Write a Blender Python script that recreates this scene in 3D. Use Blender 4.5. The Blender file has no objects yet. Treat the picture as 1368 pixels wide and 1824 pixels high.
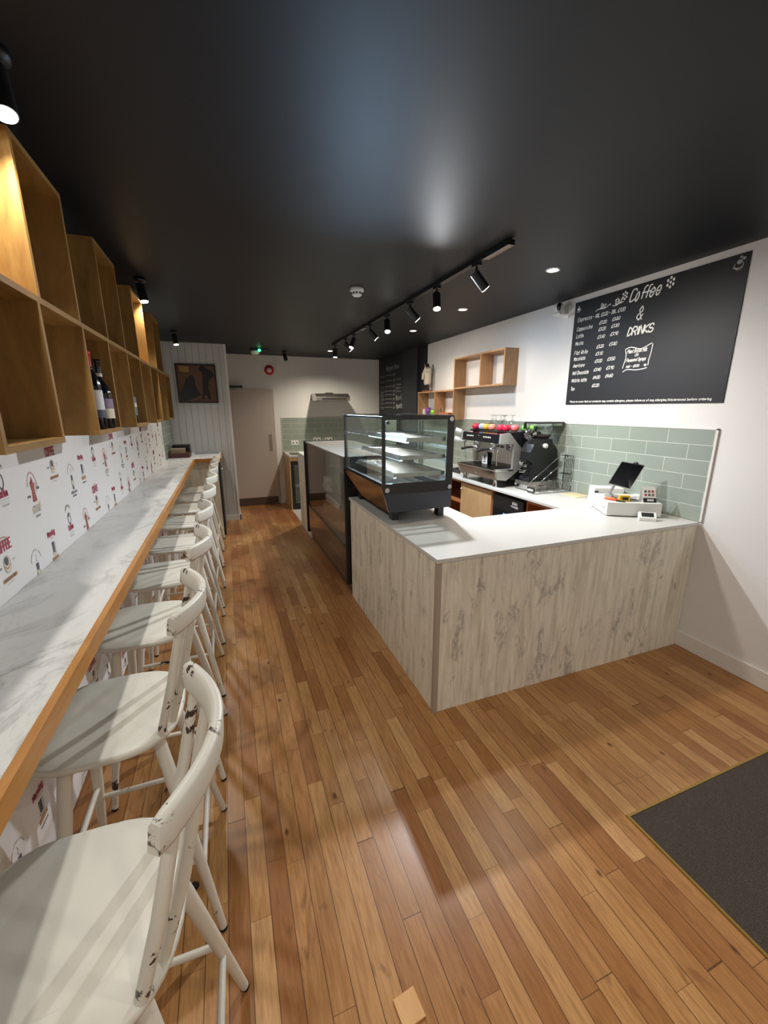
import bpy, math, random
from mathutils import Vector, Matrix
random.seed(7)
C = bpy.context.scene.collection
SC = bpy.context.scene
PI = math.pi

# ---------------------------------------------------------------- camera, world, exposure
F_PX, YAW, PITCH, ROLL, CAM_H = 731.8, 0.3609912, 0.2469822, -0.0020106, 1.66
cy_, sy_ = math.cos(YAW), math.sin(YAW)
fwd = Vector((sy_ * math.cos(PITCH), cy_ * math.cos(PITCH), -math.sin(PITCH)))
rgt = Vector((cy_, -sy_, 0)); upv = rgt.cross(fwd)
r2 = rgt * math.cos(ROLL) + upv * math.sin(ROLL)
u2 = -rgt * math.sin(ROLL) + upv * math.cos(ROLL)
cam = bpy.data.cameras.new('camera'); camo = bpy.data.objects.new('camera', cam); C.objects.link(camo)
cam.sensor_fit = 'HORIZONTAL'; cam.sensor_width = 36.0; cam.lens = F_PX * 36.0 / 1368.0
cam.clip_start = 0.02; cam.clip_end = 60
camo.matrix_world = Matrix(((r2.x, u2.x, -fwd.x, 0), (r2.y, u2.y, -fwd.y, 0), (r2.z, u2.z, -fwd.z, CAM_H), (0, 0, 0, 1)))
SC.camera = camo
w = bpy.data.worlds.new('world'); SC.world = w; w.use_nodes = True
w.node_tree.nodes['Background'].inputs[0].default_value = (0.5, 0.6, 0.8, 1)
w.node_tree.nodes['Background'].inputs[1].default_value = 0.05
SC.view_settings.view_transform = 'Standard'; SC.view_settings.look = 'None'
SC.view_settings.gamma = 1.0; SC.view_settings.exposure = 0.0
SC.view_settings.use_curve_mapping = False
SC.cycles.max_bounces = 10; SC.cycles.transparent_max_bounces = 24
SC.cycles.caustics_reflective = False; SC.cycles.caustics_refractive = False
SC.cycles.sample_clamp_indirect = 4.0
SC.cycles.use_denoising = True

WARM, NEUT, COOL = (1.0, 0.86, 0.70), (1.0, 0.95, 0.87), (0.66, 0.82, 1.0)
LP = dict(key=160, track=62, wall=34, down=44, left=36, front=52, back=115, case=60.0)   # watts

def lamp(name, loc, power, color, target=None, angle=130, blend=0.6, radius=0.03, parent=None):
    l = bpy.data.lights.new(name, 'SPOT'); l.energy = power; l.color = color
    l.spot_size = math.radians(angle); l.spot_blend = blend; l.shadow_soft_size = radius
    o = bpy.data.objects.new(name, l); C.objects.link(o); o.location = loc
    d = Vector(target if target else (loc[0], loc[1], 0)) - Vector(loc)
    o.rotation_euler = d.to_track_quat('-Z', 'Y').to_euler()
    if parent is not None:
        o.parent = parent; o.location = Vector(loc) - worldloc(parent)
    return o

# ---------------------------------------------------------------- geometry constants
XL, XR, YB, YF, ZC = -0.753, 2.92, 8.0, -1.6, 2.58      # left, right, back, front wall, ceiling
def fz(y):                                             # the floor falls gently towards the back
    return 0.0 if y < 3.8 else -0.12 * (y - 3.8) / 4.2
TZ = 1.02                                              # bar table top
CZ = 0.918                                             # service counter top

def worldloc(o):
    v = Vector((0, 0, 0))
    while o is not None:
        v += o.location; o = o.parent
    return v

# ---------------------------------------------------------------- materials
def lin(h):
    if isinstance(h, str):
        h = h.lstrip('#'); c = [int(h[i:i + 2], 16) / 255 for i in (0, 2, 4)]
        return tuple((x / 12.92 if x <= 0.04045 else ((x + 0.055) / 1.055) ** 2.4) for x in c) + (1,)
    return tuple(h) + ((1,) if len(h) == 3 else ())

class NT:
    def __init__(s, name):
        s.m = bpy.data.materials.new(name); s.m.use_nodes = True; s.t = s.m.node_tree
        s.b = s.t.nodes['Principled BSDF']; s.out = s.t.nodes['Material Output']
    def n(s, typ, **k):
        nd = s.t.nodes.new(typ)
        for a, v in k.items():
            if a.startswith('i_'):
                key = a[2:]; key = int(key) if key.isdigit() else key.replace('_', ' ')
                nd.inputs[key].default_value = v
            else: setattr(nd, a, v)
        return nd
    def l(s, a, b): s.t.links.new(a, b)
    def math(s, op, a, b=None, c=None):
        nd = s.t.nodes.new('ShaderNodeMath'); nd.operation = op
        for i, v in enumerate((a, b, c)):
            if v is None: continue
            if isinstance(v, (int, float)): nd.inputs[i].default_value = v
            else: s.l(v, nd.inputs[i])
        return nd.outputs[0]
    def mix(s, fac, a, b, blend='MIX'):
        nd = s.t.nodes.new('ShaderNodeMix'); nd.data_type = 'RGBA'; nd.blend_type = blend
        for i, v in ((0, fac), (6, a), (7, b)):
            if isinstance(v, (int, float)): nd.inputs[i].default_value = v
            elif isinstance(v, tuple): nd.inputs[i].default_value = v
            else: s.l(v, nd.inputs[i])
        return nd.outputs[2]
    def ramp(s, fac, stops, interp='LINEAR'):
        nd = s.t.nodes.new('ShaderNodeValToRGB'); s.l(fac, nd.inputs[0]); cr = nd.color_ramp
        cr.interpolation = interp
        while len(cr.elements) > len(stops): cr.elements.remove(cr.elements[-1])
        while len(cr.elements) < len(stops): cr.elements.new(0.5)
        for e, (p, c) in zip(cr.elements, stops): e.position = p; e.color = lin(c)
        return nd.outputs[0]
    def coord(s, scale=(1, 1, 1), rot=(0, 0, 0), loc=(0, 0, 0)):
        tc = s.t.nodes.new('ShaderNodeNewGeometry'); mp = s.t.nodes.new('ShaderNodeMapping')
        mp.inputs['Scale'].default_value = scale; mp.inputs['Rotation'].default_value = rot
        mp.inputs['Location'].default_value = loc
        s.l(tc.outputs['Position'], mp.inputs[0]); return mp.outputs[0]
    def ocoord(s, scale=(1, 1, 1), rot=(0, 0, 0)):
        tc = s.t.nodes.new('ShaderNodeTexCoord'); mp = s.t.nodes.new('ShaderNodeMapping')
        mp.inputs['Scale'].default_value = scale; mp.inputs['Rotation'].default_value = rot
        s.l(tc.outputs['Object'], mp.inputs[0]); return mp.outputs[0]
    def noise(s, vec, scale, detail=4, rough=0.5, dist=0.0):
        nd = s.t.nodes.new('ShaderNodeTexNoise'); nd.inputs['Scale'].default_value = scale
        nd.inputs['Detail'].default_value = detail; nd.inputs['Roughness'].default_value = rough
        nd.inputs['Distortion'].default_value = dist
        s.l(vec, nd.inputs['Vector']); return nd.outputs[0]
    def bump(s, h, strength=0.2, dist=0.01):
        nd = s.t.nodes.new('ShaderNodeBump'); nd.inputs['Strength'].default_value = strength
        nd.inputs['Distance'].default_value = dist; s.l(h, nd.inputs['Height']); s.l(nd.outputs[0], s.b.inputs['Normal'])
    def col(s, c):
        if isinstance(c, (tuple, str)): s.b.inputs['Base Color'].default_value = lin(c)
        else: s.l(c, s.b.inputs['Base Color'])
    def rough(s, r):
        if isinstance(r, (int, float)): s.b.inputs['Roughness'].default_value = r
        else: s.l(r, s.b.inputs['Roughness'])

MATS = {}
def plain(name, c, rough=0.5, metal=0.0, coat=0.0, var=0.06, scale=30, bump=0.0):
    if name in MATS: return MATS[name]
    t = NT(name); v = t.coord()
    nz = t.noise(v, scale, 3)
    c = lin(c); lo = tuple(x * (1 - var) for x in c[:3]) + (1,); hi = tuple(min(1, x * (1 + var)) for x in c[:3]) + (1,)
    t.col(t.mix(nz, lo, hi)); t.rough(rough); t.b.inputs['Metallic'].default_value = metal
    t.b.inputs['Coat Weight'].default_value = coat
    if bump: t.bump(nz, bump)
    MATS[name] = t.m; return t.m
def emit(name, c, s):
    if name in MATS: return MATS[name]
    t = NT(name); t.col(c); t.b.inputs['Emission Color'].default_value = lin(c); t.b.inputs['Emission Strength'].default_value = s
    MATS[name] = t.m; return t.m
def glass(name, tint=(0.93, 0.97, 0.96), refl=0.06, rough=0.02):
    """thin clear pane: mostly see-through with a sharp reflection that grows at grazing angles"""
    if name in MATS: return MATS[name]
    t = NT(name); t.t.nodes.remove(t.b)
    tr = t.n('ShaderNodeBsdfTransparent'); tr.inputs[0].default_value = lin(tint)
    gl = t.n('ShaderNodeBsdfGlossy'); gl.inputs['Roughness'].default_value = rough; gl.inputs[0].default_value = (1, 1, 1, 1)
    fr = t.n('ShaderNodeFresnel'); fr.inputs[0].default_value = 1.5
    f = t.math('ADD', t.math('MULTIPLY', fr.outputs[0], 0.45), (refl - 0.04) * 0.5)
    mx = t.n('ShaderNodeMixShader'); t.l(f, mx.inputs[0]); t.l(tr.outputs[0], mx.inputs[1]); t.l(gl.outputs[0], mx.inputs[2])
    t.l(mx.outputs[0], t.out.inputs[0]); MATS[name] = t.m; return t.m

def m_floor():
    t = NT('maple_strip_floor'); g = t.n('ShaderNodeNewGeometry'); sp = t.n('ShaderNodeSeparateXYZ'); t.l(g.outputs['Position'], sp.inputs[0])
    W, L = 0.068, 0.62
    xr = t.math('DIVIDE', sp.outputs[0], W); row = t.math('FLOOR', xr)
    wn = t.n('ShaderNodeTexWhiteNoise', noise_dimensions='1D'); t.l(row, wn.inputs['W'])
    yl = t.math('ADD', t.math('DIVIDE', sp.outputs[1], L), t.math('MULTIPLY', wn.outputs[0], 7.3))
    # uneven board lengths
    yl = t.math('ADD', yl, t.math('MULTIPLY', t.math('SINE', t.math('ADD', t.math('MULTIPLY', yl, 2.1), t.math('MULTIPLY', wn.outputs[0], 40))), 0.3))
    cell = t.math('FLOOR', yl)
    cmb = t.n('ShaderNodeCombineXYZ'); t.l(row, cmb.inputs[0]); t.l(cell, cmb.inputs[1])
    w2 = t.n('ShaderNodeTexWhiteNoise', noise_dimensions='2D'); t.l(cmb.outputs[0], w2.inputs['Vector'])
    w3 = t.n('ShaderNodeSeparateColor'); t.l(w2.outputs['Color'], w3.inputs[0])
    base = t.ramp(w3.outputs[0], [(0.0, '#9a683a'), (0.25, '#ae7d4a'), (0.5, '#b78652'), (0.75, '#c0915b'), (0.92, '#cc9f6a'), (1.0, '#a4713f')])
    # grain along the board, shifted per board
    off = t.n('ShaderNodeCombineXYZ'); t.l(t.math('MULTIPLY', w3.outputs[1], 30), off.inputs[0]); t.l(t.math('MULTIPLY', w3.outputs[2], 30), off.inputs[1])
    va = t.n('ShaderNodeVectorMath', operation='ADD'); t.l(g.outputs['Position'], va.inputs[0]); t.l(off.outputs[0], va.inputs[1])
    mp = t.n('ShaderNodeMapping'); mp.inputs['Scale'].default_value = (1, 0.09, 1); t.l(va.outputs[0], mp.inputs[0])
    gr = t.noise(mp.outputs[0], 90, 5, 0.6, 0.6)
    c1 = t.mix(t.math('MULTIPLY', t.ramp(gr, [(0.35, (1, 1, 1)), (0.62, (0, 0, 0))]), 0.42), base, lin('#74401e'))
    mp2 = t.n('ShaderNodeMapping'); mp2.inputs['Scale'].default_value = (1, 0.3, 1); t.l(va.outputs[0], mp2.inputs[0])
    bl = t.noise(mp2.outputs[0], 14, 4, 0.6, 1.5)
    c2 = t.mix(t.ramp(bl, [(0.60, (0, 0, 0)), (0.82, (0.75, 0.75, 0.75))]), c1, lin('#4e2a14'))      # heartwood streaks
    vo = t.n('ShaderNodeTexVoronoi'); vo.inputs['Scale'].default_value = 5.4
    mpk = t.n('ShaderNodeMapping'); mpk.inputs['Scale'].default_value = (1.6, 0.8, 1); t.l(g.outputs['Position'], mpk.inputs[0]); t.l(mpk.outputs[0], vo.inputs['Vector'])
    kn = t.ramp(vo.outputs['Distance'], [(0.035, (0.85, 0.85, 0.85)), (0.10, (0, 0, 0))])
    c3 = t.mix(kn, c2, lin('#3a1d0d'))
    wear = t.noise(t.coord((1, 0.6, 1)), 1.3, 3)
    # traffic stain in the aisle towards the back
    st = t.math('MULTIPLY', t.ramp(wear, [(0.4, (0, 0, 0)), (0.65, (1, 1, 1))]), t.ramp(t.math('DIVIDE', sp.outputs[1], 8.0), [(0.18, (0.15, 0.15, 0.15)), (0.5, (0.8, 0.8, 0.8))]))
    c4 = t.mix(st, c3, lin('#7a4422'))
    fx = t.math('FRACT', xr); ex = t.math('MINIMUM', fx, t.math('SUBTRACT', 1.0, fx))
    fy = t.math('FRACT', yl); ey = t.math('MULTIPLY', t.math('MINIMUM', fy, t.math('SUBTRACT', 1.0, fy)), L / W * 1.6)
    gap = t.ramp(t.math('MINIMUM', ex, ey), [(0.012, (1, 1, 1)), (0.03, (0, 0, 0))])
    t.col(t.mix(t.math('MULTIPLY', gap, 0.75), c4, lin('#2c160a')))
    t.rough(t.math('ADD', t.math('MULTIPLY', gr, 0.18), 0.24)); t.b.inputs['Specular IOR Level'].default_value = 0.45
    t.bump(t.math('ADD', t.math('MULTIPLY', gap, -1.0), t.math('MULTIPLY', wear, 0.5)), 0.06, 0.003)
    return t.m
def m_ply(name, a, b, c, axis='z', rough=0.5):
    t = NT(name); sc = {'z': (3.0, 3.0, 0.7), 'y': (3.0, 0.7, 3.0), 'x': (0.7, 3, 3)}[axis]
    n1 = t.noise(t.coord(sc), 3.5, 5, 0.6, 1.8); n2 = t.noise(t.coord(tuple(s * 3 for s in sc)), 14, 4, 0.6, 0.5)
    col = t.ramp(n1, [(0.25, a), (0.5, b), (0.75, c)])
    t.col(t.mix(t.math('MULTIPLY', n2, 0.35), col, lin(a))); t.rough(rough); return t.m
def m_tile(name, axis, x0, z0):
    t = NT(name); g = t.n('ShaderNodeNewGeometry'); sp = t.n('ShaderNodeSeparateXYZ'); t.l(g.outputs['Position'], sp.inputs[0])
    cb = t.n('ShaderNodeCombineXYZ')
    t.l(t.math('SUBTRACT', sp.outputs[1 if axis == 'y' else 0], x0), cb.inputs[0]); t.l(t.math('SUBTRACT', sp.outputs[2], z0), cb.inputs[1])
    br = t.n('ShaderNodeTexBrick'); t.l(cb.outputs[0], br.inputs['Vector'])
    br.offset = 0.5; br.inputs['Scale'].default_value = 1; br.inputs['Brick Width'].default_value = 0.302; br.inputs['Row Height'].default_value = 0.1005
    br.inputs['Mortar Size'].default_value = 0.0016; br.inputs['Mortar Smooth'].default_value = 0.1; br.inputs['Bias'].default_value = 0
    br.inputs['Color1'].default_value = lin('#97a096'); br.inputs['Color2'].default_value = lin('#8f998f'); br.inputs['Mortar'].default_value = lin('#cdd2c8')
    t.col(br.outputs[0]); t.rough(t.math('ADD', t.math('MULTIPLY', br.outputs[1], 0.5), 0.22))
    t.bump(t.math('SUBTRACT', 1.0, br.outputs[1]), 0.3, 0.002); return t.m
def m_marble():
    t = NT('white_marble'); v = t.coord((1, 0.55, 1), (0, 0, 0.5))
    d = t.noise(v, 1.6, 6, 0.6, 1.2); w2 = t.n('ShaderNodeTexNoise'); 
    n1 = t.noise(v, 2.1, 5, 0.55, 2.2)
    vein = t.ramp(t.math('ABSOLUTE', t.math('SUBTRACT', n1, 0.5)), [(0.0, (1, 1, 1)), (0.012, (0.55, 0.55, 0.55)), (0.05, (0, 0, 0))])
    n2 = t.noise(v, 5.0, 4, 0.6, 1.4)
    v2 = t.ramp(t.math('ABSOLUTE', t.math('SUBTRACT', n2, 0.5)), [(0.0, (0.5, 0.5, 0.5)), (0.012, (0, 0, 0))])
    c = t.mix(t.math('MULTIPLY', vein, t.ramp(d, [(0.4, (0, 0, 0)), (0.6, (0.75, 0.75, 0.75))])), lin('#dcdcd8'), lin('#8e8d8b'))
    c = t.mix(t.math('MULTIPLY', v2, 0.35), c, lin('#8e8d8b'))
    t.col(t.mix(t.ramp(d, [(0.45, (0, 0, 0)), (0.75, (0.3, 0.3, 0.3))]), c, lin('#b9b8b5'))); t.rough(0.32); return t.m
def m_clad():
    t = NT('whitewashed_board'); v = t.coord((1, 1, 0.09)); v2 = t.coord((1, 1, 0.35)); v3 = t.coord((1, 1, 0.5))
    s1 = t.noise(v, 12, 5, 0.6, 0.2); s2 = t.noise(v, 48, 4, 0.7, 0.3); p = t.noise(v2, 9, 6, 0.72, 0.8); q = t.noise(v3, 60, 4, 0.7)
    c = t.ramp(s1, [(0.3, '#cfc6b2'), (0.5, '#e8e2d0'), (0.62, '#d5ccb8'), (0.8, '#c0b5a2')])
    c = t.mix(t.math('MULTIPLY', t.ramp(s2, [(0.45, (0, 0, 0)), (0.75, (1, 1, 1))]), 0.5), c, lin('#a2968a'))
    pm = t.math('MULTIPLY', t.ramp(p, [(0.54, (0, 0, 0)), (0.62, (1, 1, 1))]), t.ramp(q, [(0.42, (0.1, 0.1, 0.1)), (0.55, (1, 1, 1))]))
    c = t.mix(t.math('MULTIPLY', pm, 0.7), c, lin('#8d8880'))
    t.col(c); t.rough(0.6); t.bump(q, 0.08, 0.003); return t.m
def m_mat():
    t = NT('coir_mat'); n = t.noise(t.coord(), 420, 2, 0.8); f = t.noise(t.coord(), 60, 3, 0.7)
    c = t.ramp(n, [(0.35, '#2a2420'), (0.6, '#4c4238'), (0.72, '#85786a')])
    t.col(t.mix(t.math('MULTIPLY', f, 0.4), c, lin('#2b2622'))); t.rough(0.95); t.bump(n, 0.5, 0.004); return t.m
def m_chippaint():
    t = NT('chipped_white_paint'); v = t.ocoord(); g = t.n('ShaderNodeNewGeometry')
    n = t.noise(v, 22, 4, 0.7, 0.5); n2 = t.noise(v, 7, 2)
    e = t.ramp(g.outputs['Pointiness'], [(0.55, (0, 0, 0)), (0.575, (1, 1, 1))])
    chip = t.math('MULTIPLY', e, t.ramp(t.math('ADD', t.math('MULTIPLY', n, 0.5), t.math('MULTIPLY', n2, 0.5)), [(0.605, (0, 0, 0)), (0.62, (1, 1, 1))]))
    sp = t.n('ShaderNodeSeparateXYZ'); t.l(v, sp.inputs[0]); n3 = t.noise(v, 38, 5, 0.75, 0.8)
    ends = t.math('MULTIPLY', t.ramp(t.math('ABSOLUTE', sp.outputs[1]), [(0.172, (0, 0, 0)), (0.19, (1, 1, 1))]), t.math('GREATER_THAN', sp.outputs[2], 1.045))
    rim = t.math('MULTIPLY', t.math('GREATER_THAN', sp.outputs[2], 1.108), t.ramp(t.noise(v, 9, 1), [(0.56, (0, 0, 0)), (0.60, (1, 1, 1))]))
    wear = t.math('MULTIPLY', t.math('MAXIMUM', ends, rim), t.ramp(n3, [(0.55, (0, 0, 0)), (0.57, (1, 1, 1))]))
    chip = t.math('MAXIMUM', chip, wear)
    c = t.mix(t.math('MULTIPLY', n2, 0.3), lin('#dbd8cc'), lin('#c9c4b6'))
    t.col(t.mix(chip, c, lin('#3a2a20'))); t.rough(0.42); return t.m
def m_brushed(name, c='#b9b7b2', rough=0.28):
    t = NT(name); n = t.noise(t.coord((0.05, 1, 1)), 300, 2)
    t.col(c); t.b.inputs['Metallic'].default_value = 1.0
    t.rough(t.math('ADD', t.math('MULTIPLY', n, 0.15), rough - 0.07)); return t.m
def m_wallpaint(name, c, r=0.75):
    t = NT(name); n = t.noise(t.coord(), 120, 2); n2 = t.noise(t.coord(), 2, 3)
    c = lin(c); t.col(t.mix(n2, c, tuple(x * 0.96 for x in c[:3]) + (1,))); t.rough(r); t.b.inputs['Specular IOR Level'].default_value = 0.32; t.bump(n, 0.04, 0.002); return t.m
def m_tg():
    t = NT('tongue_and_groove'); g = t.n('ShaderNodeNewGeometry'); sp = t.n('ShaderNodeSeparateXYZ'); t.l(g.outputs['Position'], sp.inputs[0])
    a = t.math('ADD', sp.outputs[0], sp.outputs[1])
    f = t.math('FRACT', t.math('DIVIDE', t.math('ADD', a, 10.0 - 6.87 + 0.072), 0.0925))
    e = t.math('MINIMUM', f, t.math('SUBTRACT', 1.0, f))
    gr = t.ramp(e, [(0.005, (1, 1, 1)), (0.03, (0, 0, 0))])
    t.col(t.mix(gr, lin('#c4c4c2'), lin('#8c8c8c'))); t.rough(0.55); t.bump(t.math('SUBTRACT', 1.0, gr), 0.8, 0.006); return t.m

M = dict(
    floor=m_floor(), marble=m_marble(), clad=m_clad(), mat=m_mat(), stool=m_chippaint(), tg=m_tg(),
    ply=m_ply('oiled_plywood', '#7c5728', '#9c763a', '#ae8748'), ply_h=m_ply('oiled_plywood_board', '#7c5728', '#9c763a', '#ae8748', 'y'),
    plyedge=m_ply('plywood_edge', '#8b6138', '#a27548', '#b58a5c', 'y'),
    oak=m_ply('oak_edge', '#a06a30', '#b9803f', '#c8924f', 'y', 0.4),
    shelfwood=m_ply('light_oak', '#9a7450', '#b08a62', '#bd9872', 'z'),
    cupboard=m_ply('tan_laminate', '#b08a5c', '#bf9a6c', '#c8a67a', 'z', 0.4), cupboard2=m_ply('brown_laminate', '#93592f', '#a8693c', '#b57a4a', 'z', 0.4),
    block=m_ply('new_timber', '#cf9a62', '#d9a870', '#e2b57e', 'y', 0.6),
    tile_r=m_tile('sage_tiles_right', 'y', 2.343, 0.92), tile_b=m_tile('sage_tiles_back', 'x', 1.009 - 0.302 * 4, 0.89),
    white=m_wallpaint('white_wall_paint', '#e4e2e0'), ceil=m_wallpaint('black_ceiling_paint', '#15161b', 0.5),
    black_wall=m_wallpaint('black_wall_paint', '#23242b', 0.5), skirt=plain('white_gloss_paint', '#e0ddd8', 0.35),
    board=m_wallpaint('chalkboard_paint', '#222226', 0.5), chalk=plain('chalk', '#f0f0ec', 0.9),
    chalk_dim=plain('smudged_chalk', '#a2a3a6', 0.9),
    top=plain('white_worktop', '#cbcac5', 0.3, var=0.02), topedge=plain('worktop_edge', '#cfcabb', 0.4, var=0.02),
    steel=m_brushed('brushed_steel'), darksteel=m_brushed('dark_steel', '#77736d', 0.22), chrome=plain('chrome', '#d5d5d5', 0.08, 1.0, var=0.01),
    mirror=plain('black_mirror_panel', '#8a7f78', 0.05, 1.0, var=0.02),
    black=plain('satin_black', '#17181c', 0.38), blackgloss=plain('gloss_black', '#0d0e14', 0.12, coat=0.5), dgrey=plain('dark_grey_metal', '#3a3c44', 0.35, 0.3),
    rubber=plain('black_rubber', '#101010', 0.8), silver=plain('silver_paint', '#b9b9b6', 0.3, 0.6), wplastic=plain('white_plastic', '#e6e6e2', 0.35, var=0.02),
    glass=glass('clear_glass'), smoke=glass('smoked_glass', (0.80, 0.83, 0.81), 0.10), fglass=glass('display_glass', (0.95, 0.97, 0.96), 0.06),
    drink=glass('drinking_glass', (0.96, 0.98, 0.98), 0.16),
    screen=plain('dark_screen', '#101216', 0.08), door=plain('door_paint', '#b8aba4', 0.5, var=0.03),
    led=emit('cool_led', (0.55, 0.76, 1.0), 22.0), bulb=emit('lamp_lens', (1.0, 0.97, 0.92), 30.0), bulbw=emit('downlight_lens', (1.0, 0.85, 0.65), 14.0),
    green=emit('green_indicator', (0.05, 1.0, 0.35), 4.0), bluelit=emit('blue_fridge_light', (0.05, 0.3, 0.95), 1.6),
    red=plain('red_plastic', '#c01f2b', 0.35), brass=plain('brass_trim', '#a88a4a', 0.4, 0.8),
    vinyl=plain('grey_vinyl', '#b5aca6', 0.5), greytray=plain('grey_plastic', '#8d9096', 0.4),
)

# ---------------------------------------------------------------- mesh builder
class MB:
    def __init__(s): s.v = []; s.f = []; s.m = []; s.sm = []
    def add(s, vs, fs, mi=0, smooth=False):
        o = len(s.v); s.v += [tuple(v) for v in vs]
        for f in fs: s.f.append([i + o for i in f]); s.m.append(mi); s.sm.append(smooth)
        return s
    def box(s, x0, x1, y0, y1, z0, z1, mi=0, slope=False):
        vs = [(x, y, (fz(y) if (slope and z == 0) else (z0, z1)[z])) for z in (0, 1) for y in (y0, y1) for x in (x0, x1)]
        return s.add(vs, [(0, 2, 3, 1), (4, 5, 7, 6), (0, 1, 5, 4), (2, 6, 7, 3), (0, 4, 6, 2), (1, 3, 7, 5)], mi)
    def rbox(s, x0, x1, y0, y1, z0, z1, r=0.01, mi=0, ax='z', n=4):
        """box with rounded edges along one axis"""
        a = {'z': (x0, x1, y0, y1, z0, z1), 'y': (x0, x1, z0, z1, y0, y1), 'x': (y0, y1, z0, z1, x0, x1)}[ax]
        pts = []
        for cx, cy, a0 in ((a[1] - r, a[3] - r, 0), (a[0] + r, a[3] - r, 90), (a[0] + r, a[2] + r, 180), (a[1] - r, a[2] + r, 270)):
            for k in range(n + 1):
                t = math.radians(a0 + 90 * k / n); pts.append((cx + r * math.cos(t), cy + r * math.sin(t)))
        return s.prism(pts, a[4], a[5], ax, mi)
    def prism(s, pts, h0, h1, ax='z', mi=0, smooth=False):
        """polygon in the plane normal to ax, extruded from h0 to h1"""
        f3 = {'z': lambda p, h: (p[0], p[1], h), 'y': lambda p, h: (p[0], h, p[1]), 'x': lambda p, h: (h, p[0], p[1])}[ax]
        n = len(pts); vs = [f3(p, h0) for p in pts] + [f3(p, h1) for p in pts]
        s.add(vs, [list(range(n))[::-1], [n + i for i in range(n)]], mi)
        s.add(vs, [(i, (i + 1) % n, n + (i + 1) % n, n + i) for i in range(n)], mi, smooth); return s
    def tube(s, path, r, seg=10, mi=0, caps=True, closed=False):
        P = [Vector(p) for p in path]; n = len(P); R = r if isinstance(r, (list, tuple)) else [r] * n
        rings = []; prev = None
        for i, p in enumerate(P):
            if closed: d = P[(i + 1) % n] - P[i - 1]
            else: d = (P[min(i + 1, n - 1)] - P[max(i - 1, 0)])
            d.normalize()
            if prev is None:
                a = Vector((0, 0, 1)) if abs(d.z) < 0.9 else Vector((1, 0, 0)); u = d.cross(a).normalized()
            else: u = (prev - d * prev.dot(d)).normalized()
            prev = u; v = d.cross(u)
            rings.append([p + (u * math.cos(2 * PI * k / seg) + v * math.sin(2 * PI * k / seg)) * R[i] for k in range(seg)])
        vs = [q for rg in rings for q in rg]; fs = []
        for i in range(n if closed else n - 1):
            j = (i + 1) % n
            for k in range(seg): fs.append((i * seg + k, i * seg + (k + 1) % seg, j * seg + (k + 1) % seg, j * seg + k))
        s.add(vs, fs, mi, True)
        if caps and not closed: s.add(vs, [list(range(seg))[::-1], [(n - 1) * seg + k for k in range(seg)]], mi)
        return s
    def cyl(s, a, b, r, seg=20, mi=0, r2=None): return s.tube([a, b], [r, r if r2 is None else r2], seg, mi)
    def lathe(s, prof, c=(0, 0, 0), ax='z', seg=28, mi=0, closed=False):
        vs = []; n = len(prof)
        for r, h in prof:
            for k in range(seg):
                t = 2 * PI * k / seg; a, b = r * math.cos(t), r * math.sin(t)
                p = {'z': (a, b, h), 'y': (a, h, b), 'x': (h, a, b)}[ax]; vs.append((p[0] + c[0], p[1] + c[1], p[2] + c[2]))
        fs = [(i * seg + k, i * seg + (k + 1) % seg, (i + 1) * seg + (k + 1) % seg, (i + 1) * seg + k) for i in range(n - 1) for k in range(seg)]
        return s.add(vs, fs, mi, True)
    def ell(s, c, rx, ry, rz, mi=0, seg=16, rings=10):
        vs = []; 
        for i in range(rings + 1):
            p = -PI / 2 + PI * i / rings
            for k in range(seg):
                t = 2 * PI * k / seg; vs.append((c[0] + rx * math.cos(p) * math.cos(t), c[1] + ry * math.cos(p) * math.sin(t), c[2] + rz * math.sin(p)))
        return s.add(vs, [(i * seg + k, i * seg + (k + 1) % seg, (i + 1) * seg + (k + 1) % seg, (i + 1) * seg + k) for i in range(rings) for k in range(seg)], mi, True)
    def quad(s, a, b, c, d, mi=0): return s.add([a, b, c, d], [(0, 1, 2, 3)], mi)
    def build(s, name, mats, parent=None, bevel=0.0, **props):
        if not isinstance(mats, (list, tuple)): mats = [mats]
        me = bpy.data.meshes.new(name); o0 = worldloc(parent) if parent is not None else Vector((0, 0, 0))
        org = Vector((0, 0, 0))
        if parent is None and s.v and props.get('kind') != 'structure':
            xs = [v[0] for v in s.v]; ys = [v[1] for v in s.v]; zs = [v[2] for v in s.v]
            org = Vector(((min(xs) + max(xs)) / 2, (min(ys) + max(ys)) / 2, min(zs)))
        sub = o0 + org
        me.from_pydata([(v[0] - sub.x, v[1] - sub.y, v[2] - sub.z) for v in s.v], [], s.f)
        for m in mats: me.materials.append(m)
        for p, mi, sm in zip(me.polygons, s.m, s.sm): p.material_index = mi; p.use_smooth = sm
        me.update(); o = bpy.data.objects.new(name, me); C.objects.link(o); o.location = org
        if parent is not None: o.parent = parent
        if bevel:
            b = o.modifiers.new('bevel', 'BEVEL'); b.width = bevel; b.segments = 2; b.limit_method = 'ANGLE'; b.angle_limit = math.radians(40)
        for k, v in props.items(): o[k] = v
        return o

def thing(name, label, cat, loc=(0, 0, 0), group=None):
    o = bpy.data.objects.new(name, None); C.objects.link(o); o.location = loc; o.empty_display_size = 0.1
    o['label'] = label; o['category'] = cat
    if group: o['group'] = group
    return o
def struct(name, mb, m, **k): return mb.build(name, m, kind='structure', **k)
def copy_tree(o, parent=None):
    c = o.copy(); C.objects.link(c); c.parent = parent
    for ch in [x for x in bpy.data.objects if x.parent == o]: copy_tree(ch, c)
    return c

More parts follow.
